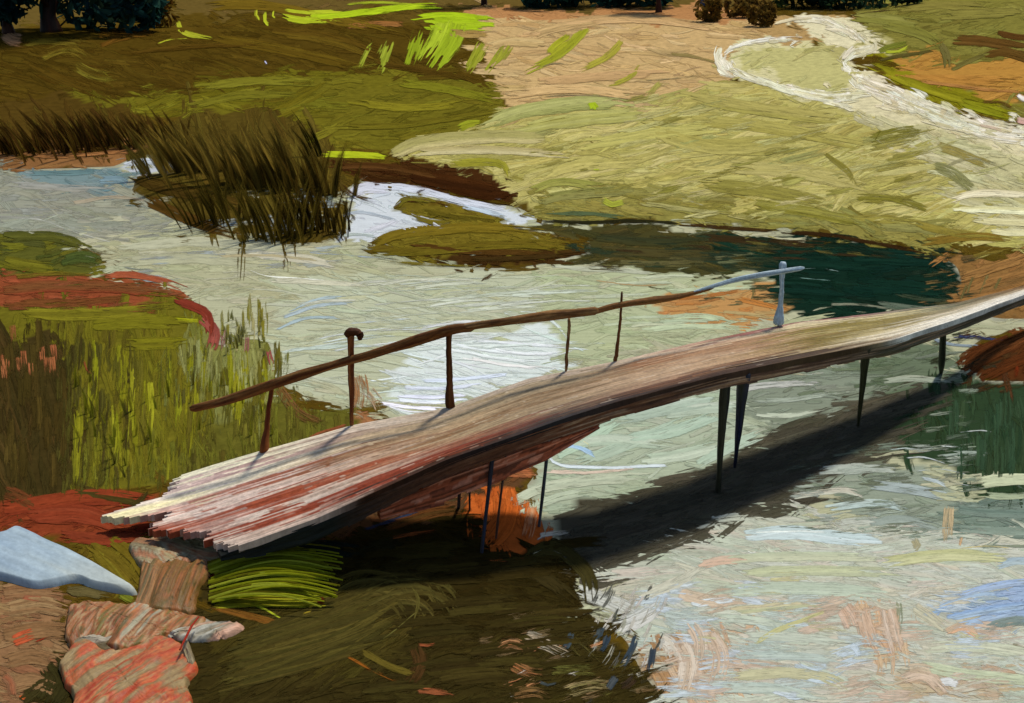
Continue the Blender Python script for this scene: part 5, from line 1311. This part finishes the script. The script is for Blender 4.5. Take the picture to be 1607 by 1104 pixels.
tree('tree', (80, 50), 7.5, 2.6, 1.1, TEAL, 'dark teal tree with a reddish brown trunk in the upper left corner', 'tree', 1500, leaf=.5, trunk_cols=((40,20,14),(58,30,20),(26,30,30)), tr=.26)
tree('tree', (14, 52), 5.5, 1.6, .7, TEAL, 'dark teal tree cut by the left edge beside a peach patch of earth', 'tree', 900, leaf=.45)
tree('bush', (150, 50), 2.8, 2.3, .0, TEAL + [(36,54,40)], 'wide dark teal bush at the foot of the tree in the upper left', 'bush', 1100, leaf=.4, trunk=False, zc=1.2)
tree('bush', (205, 36), 2.6, 1.6, .0, [(140,156,126),(110,130,110),(160,170,140),(80,104,92)], 'pale grey green bush right of the teal tree', 'bush', 600, leaf=.4, trunk=False, zc=1.4)
tree('bush', (245, 44), 1.2, .8, .0, [(96,70,24),(120,96,34),(84,56,20)], 'small rust and olive bush right of the teal bushes', 'bush', 300, leaf=.25, trunk=False, zc=.5)
for (x, w, lb) in [(866, 1.8, 'leftmost dark teal bush of the row above the ochre field'), (930, 2.2, 'middle dark teal bush of the row above the ochre field'), (1000, 2.0, 'dark teal bush at the right end of the row above the ochre field')]:
    tree('bush', (x, 11), 2.4, w, .0, [(30,70,62),(40,80,70),(26,56,52)], lb, 'bush', 700, 'teal bushes along the far field edge', False, .45, 1.2)
tree('tree', (1034, 20), 5, 1.3, 1.6, [(20,40,38),(30,52,46)], 'slim dark tree standing at the right end of the ochre field edge', 'tree', 500, leaf=.4, tr=.10)
for (x, y, w, lb) in [(1112, 34, .6, 'round brown bush standing left of the chalk path'), (1166, 28, .75, 'wide golden brown bush just left of the chalk path'), (1194, 42, .5, 'thin dark brown bush beside the top of the chalk path')]:
    tree('bush', (x, y), 1.1, w, .0, [(120,94,40),(100,76,32),(140,112,50),(84,66,34)], lb, 'bush', 420, 'brown bushes near the top of the chalk path', False, .25, .5)
tree('bush', (1240, 11), 2.0, 2.6, .0, [(44,58,30),(56,68,34),(36,50,32)], 'broad dark green bush above the head of the chalk path', 'bush', 900, leaf=.4, trunk=False, zc=1.0)
tree('bush', (1350, 11), 2.0, 3.0, .0, [(36,58,42),(48,66,40),(30,48,36)], 'broad blackish green bush right of the head of the chalk path', 'bush', 900, leaf=.4, trunk=False, zc=1.0)
tree('tree', (760, 8), 6, 1.6, 2.0, [(60,50,26),(44,44,30),(76,64,30)], 'brownish tree at the far edge above the lime strokes of grass', 'tree', 500, leaf=.4, tr=.12)
# blue board fence far off
bf0 = drape(np.array([1098., 1130.]), np.array([10., 9.]))[0]
fence = bpy.data.objects.new('board_fence', None); COL.objects.link(fence); fence.location = bf0[0]
tag(fence, 'small blue board fence far off between the bushes at the top edge', 'fence')
for k in range(4):
    p = bf0[0] + (bf0[1] - bf0[0]) * (k + .5) / 4
    n, m = 14, 5
    hh = 1.5 + .15 * rng.random()
    S, O = np.meshgrid(np.linspace(0, hh, n), np.linspace(-.13, .13, m), indexing='ij')
    top = np.stack([p[0] + O, p[1] + 0 * O - .03, p[2] - .05 + S], -1); back = top + np.array([0, .05, 0])
    C = lin((44,70,104)) * (.8 + .5 * rng.random((1, m, 1))) * np.ones((n, 1, 1))
    mb = MB(); solid(mb, top, back, C, np.stack([O * 60, S * 40], -1), np.ones((n - 1, m - 1), bool)); mb.build('board', M_WOOD, fence, bf0[0])
mb = MB(); pts, r = lerp_pts([bf0[0] + [0, .06, .9], bf0[1] + [0, .06, .9]], [.05, .05], 12); tube(mb, pts, r, [(40,60,90),(50,66,90)], 8); mb.build('crossbar', M_WOOD, fence, bf0[0])

# ------------------------------------------------------------------ light, sky, camera
ELEV, AZ = math.radians(62), math.radians(36)     # sun high behind the bridge, a little to the left
w = bpy.data.worlds.new('World'); scene.world = w; w.use_nodes = True
nt = w.node_tree; bg = nt.nodes['Background']; sky = nt.nodes.new('ShaderNodeTexSky')
sky.sky_type = 'NISHITA'; sky.sun_disc = False; sky.sun_elevation = ELEV; sky.sun_rotation = AZ
nt.links.new(sky.outputs['Color'], bg.inputs['Color']); bg.inputs['Strength'].default_value = 0.105
sl = bpy.data.lights.new('sun', 'SUN'); sl.energy = 3.3; sl.angle = math.radians(6); sl.color = (1.0, 0.94, 0.82)
so = bpy.data.objects.new('sun', sl); COL.objects.link(so)
sd = Vector((math.sin(AZ) * math.cos(ELEV), math.cos(AZ) * math.cos(ELEV), math.sin(ELEV)))
so.rotation_euler = (-sd).to_track_quat('-Z', 'Y').to_euler(); so.location = sd * 50
cam = bpy.data.cameras.new('camera'); cam.sensor_width = 36; cam.lens = FPX / 1607 * 36; cam.clip_end = 3000; cam.clip_start = .1
co = bpy.data.objects.new('camera', cam); COL.objects.link(co); co.location = (0, 0, H); co.rotation_euler = (math.pi / 2 - PITCH, 0, 0)
scene.camera = co
scene.cycles.transparent_max_bounces = 24
vs = scene.view_settings; vs.view_transform = 'Standard'; vs.look = 'None'; vs.gamma = 1; vs.exposure = -0.03; vs.use_curve_mapping = False
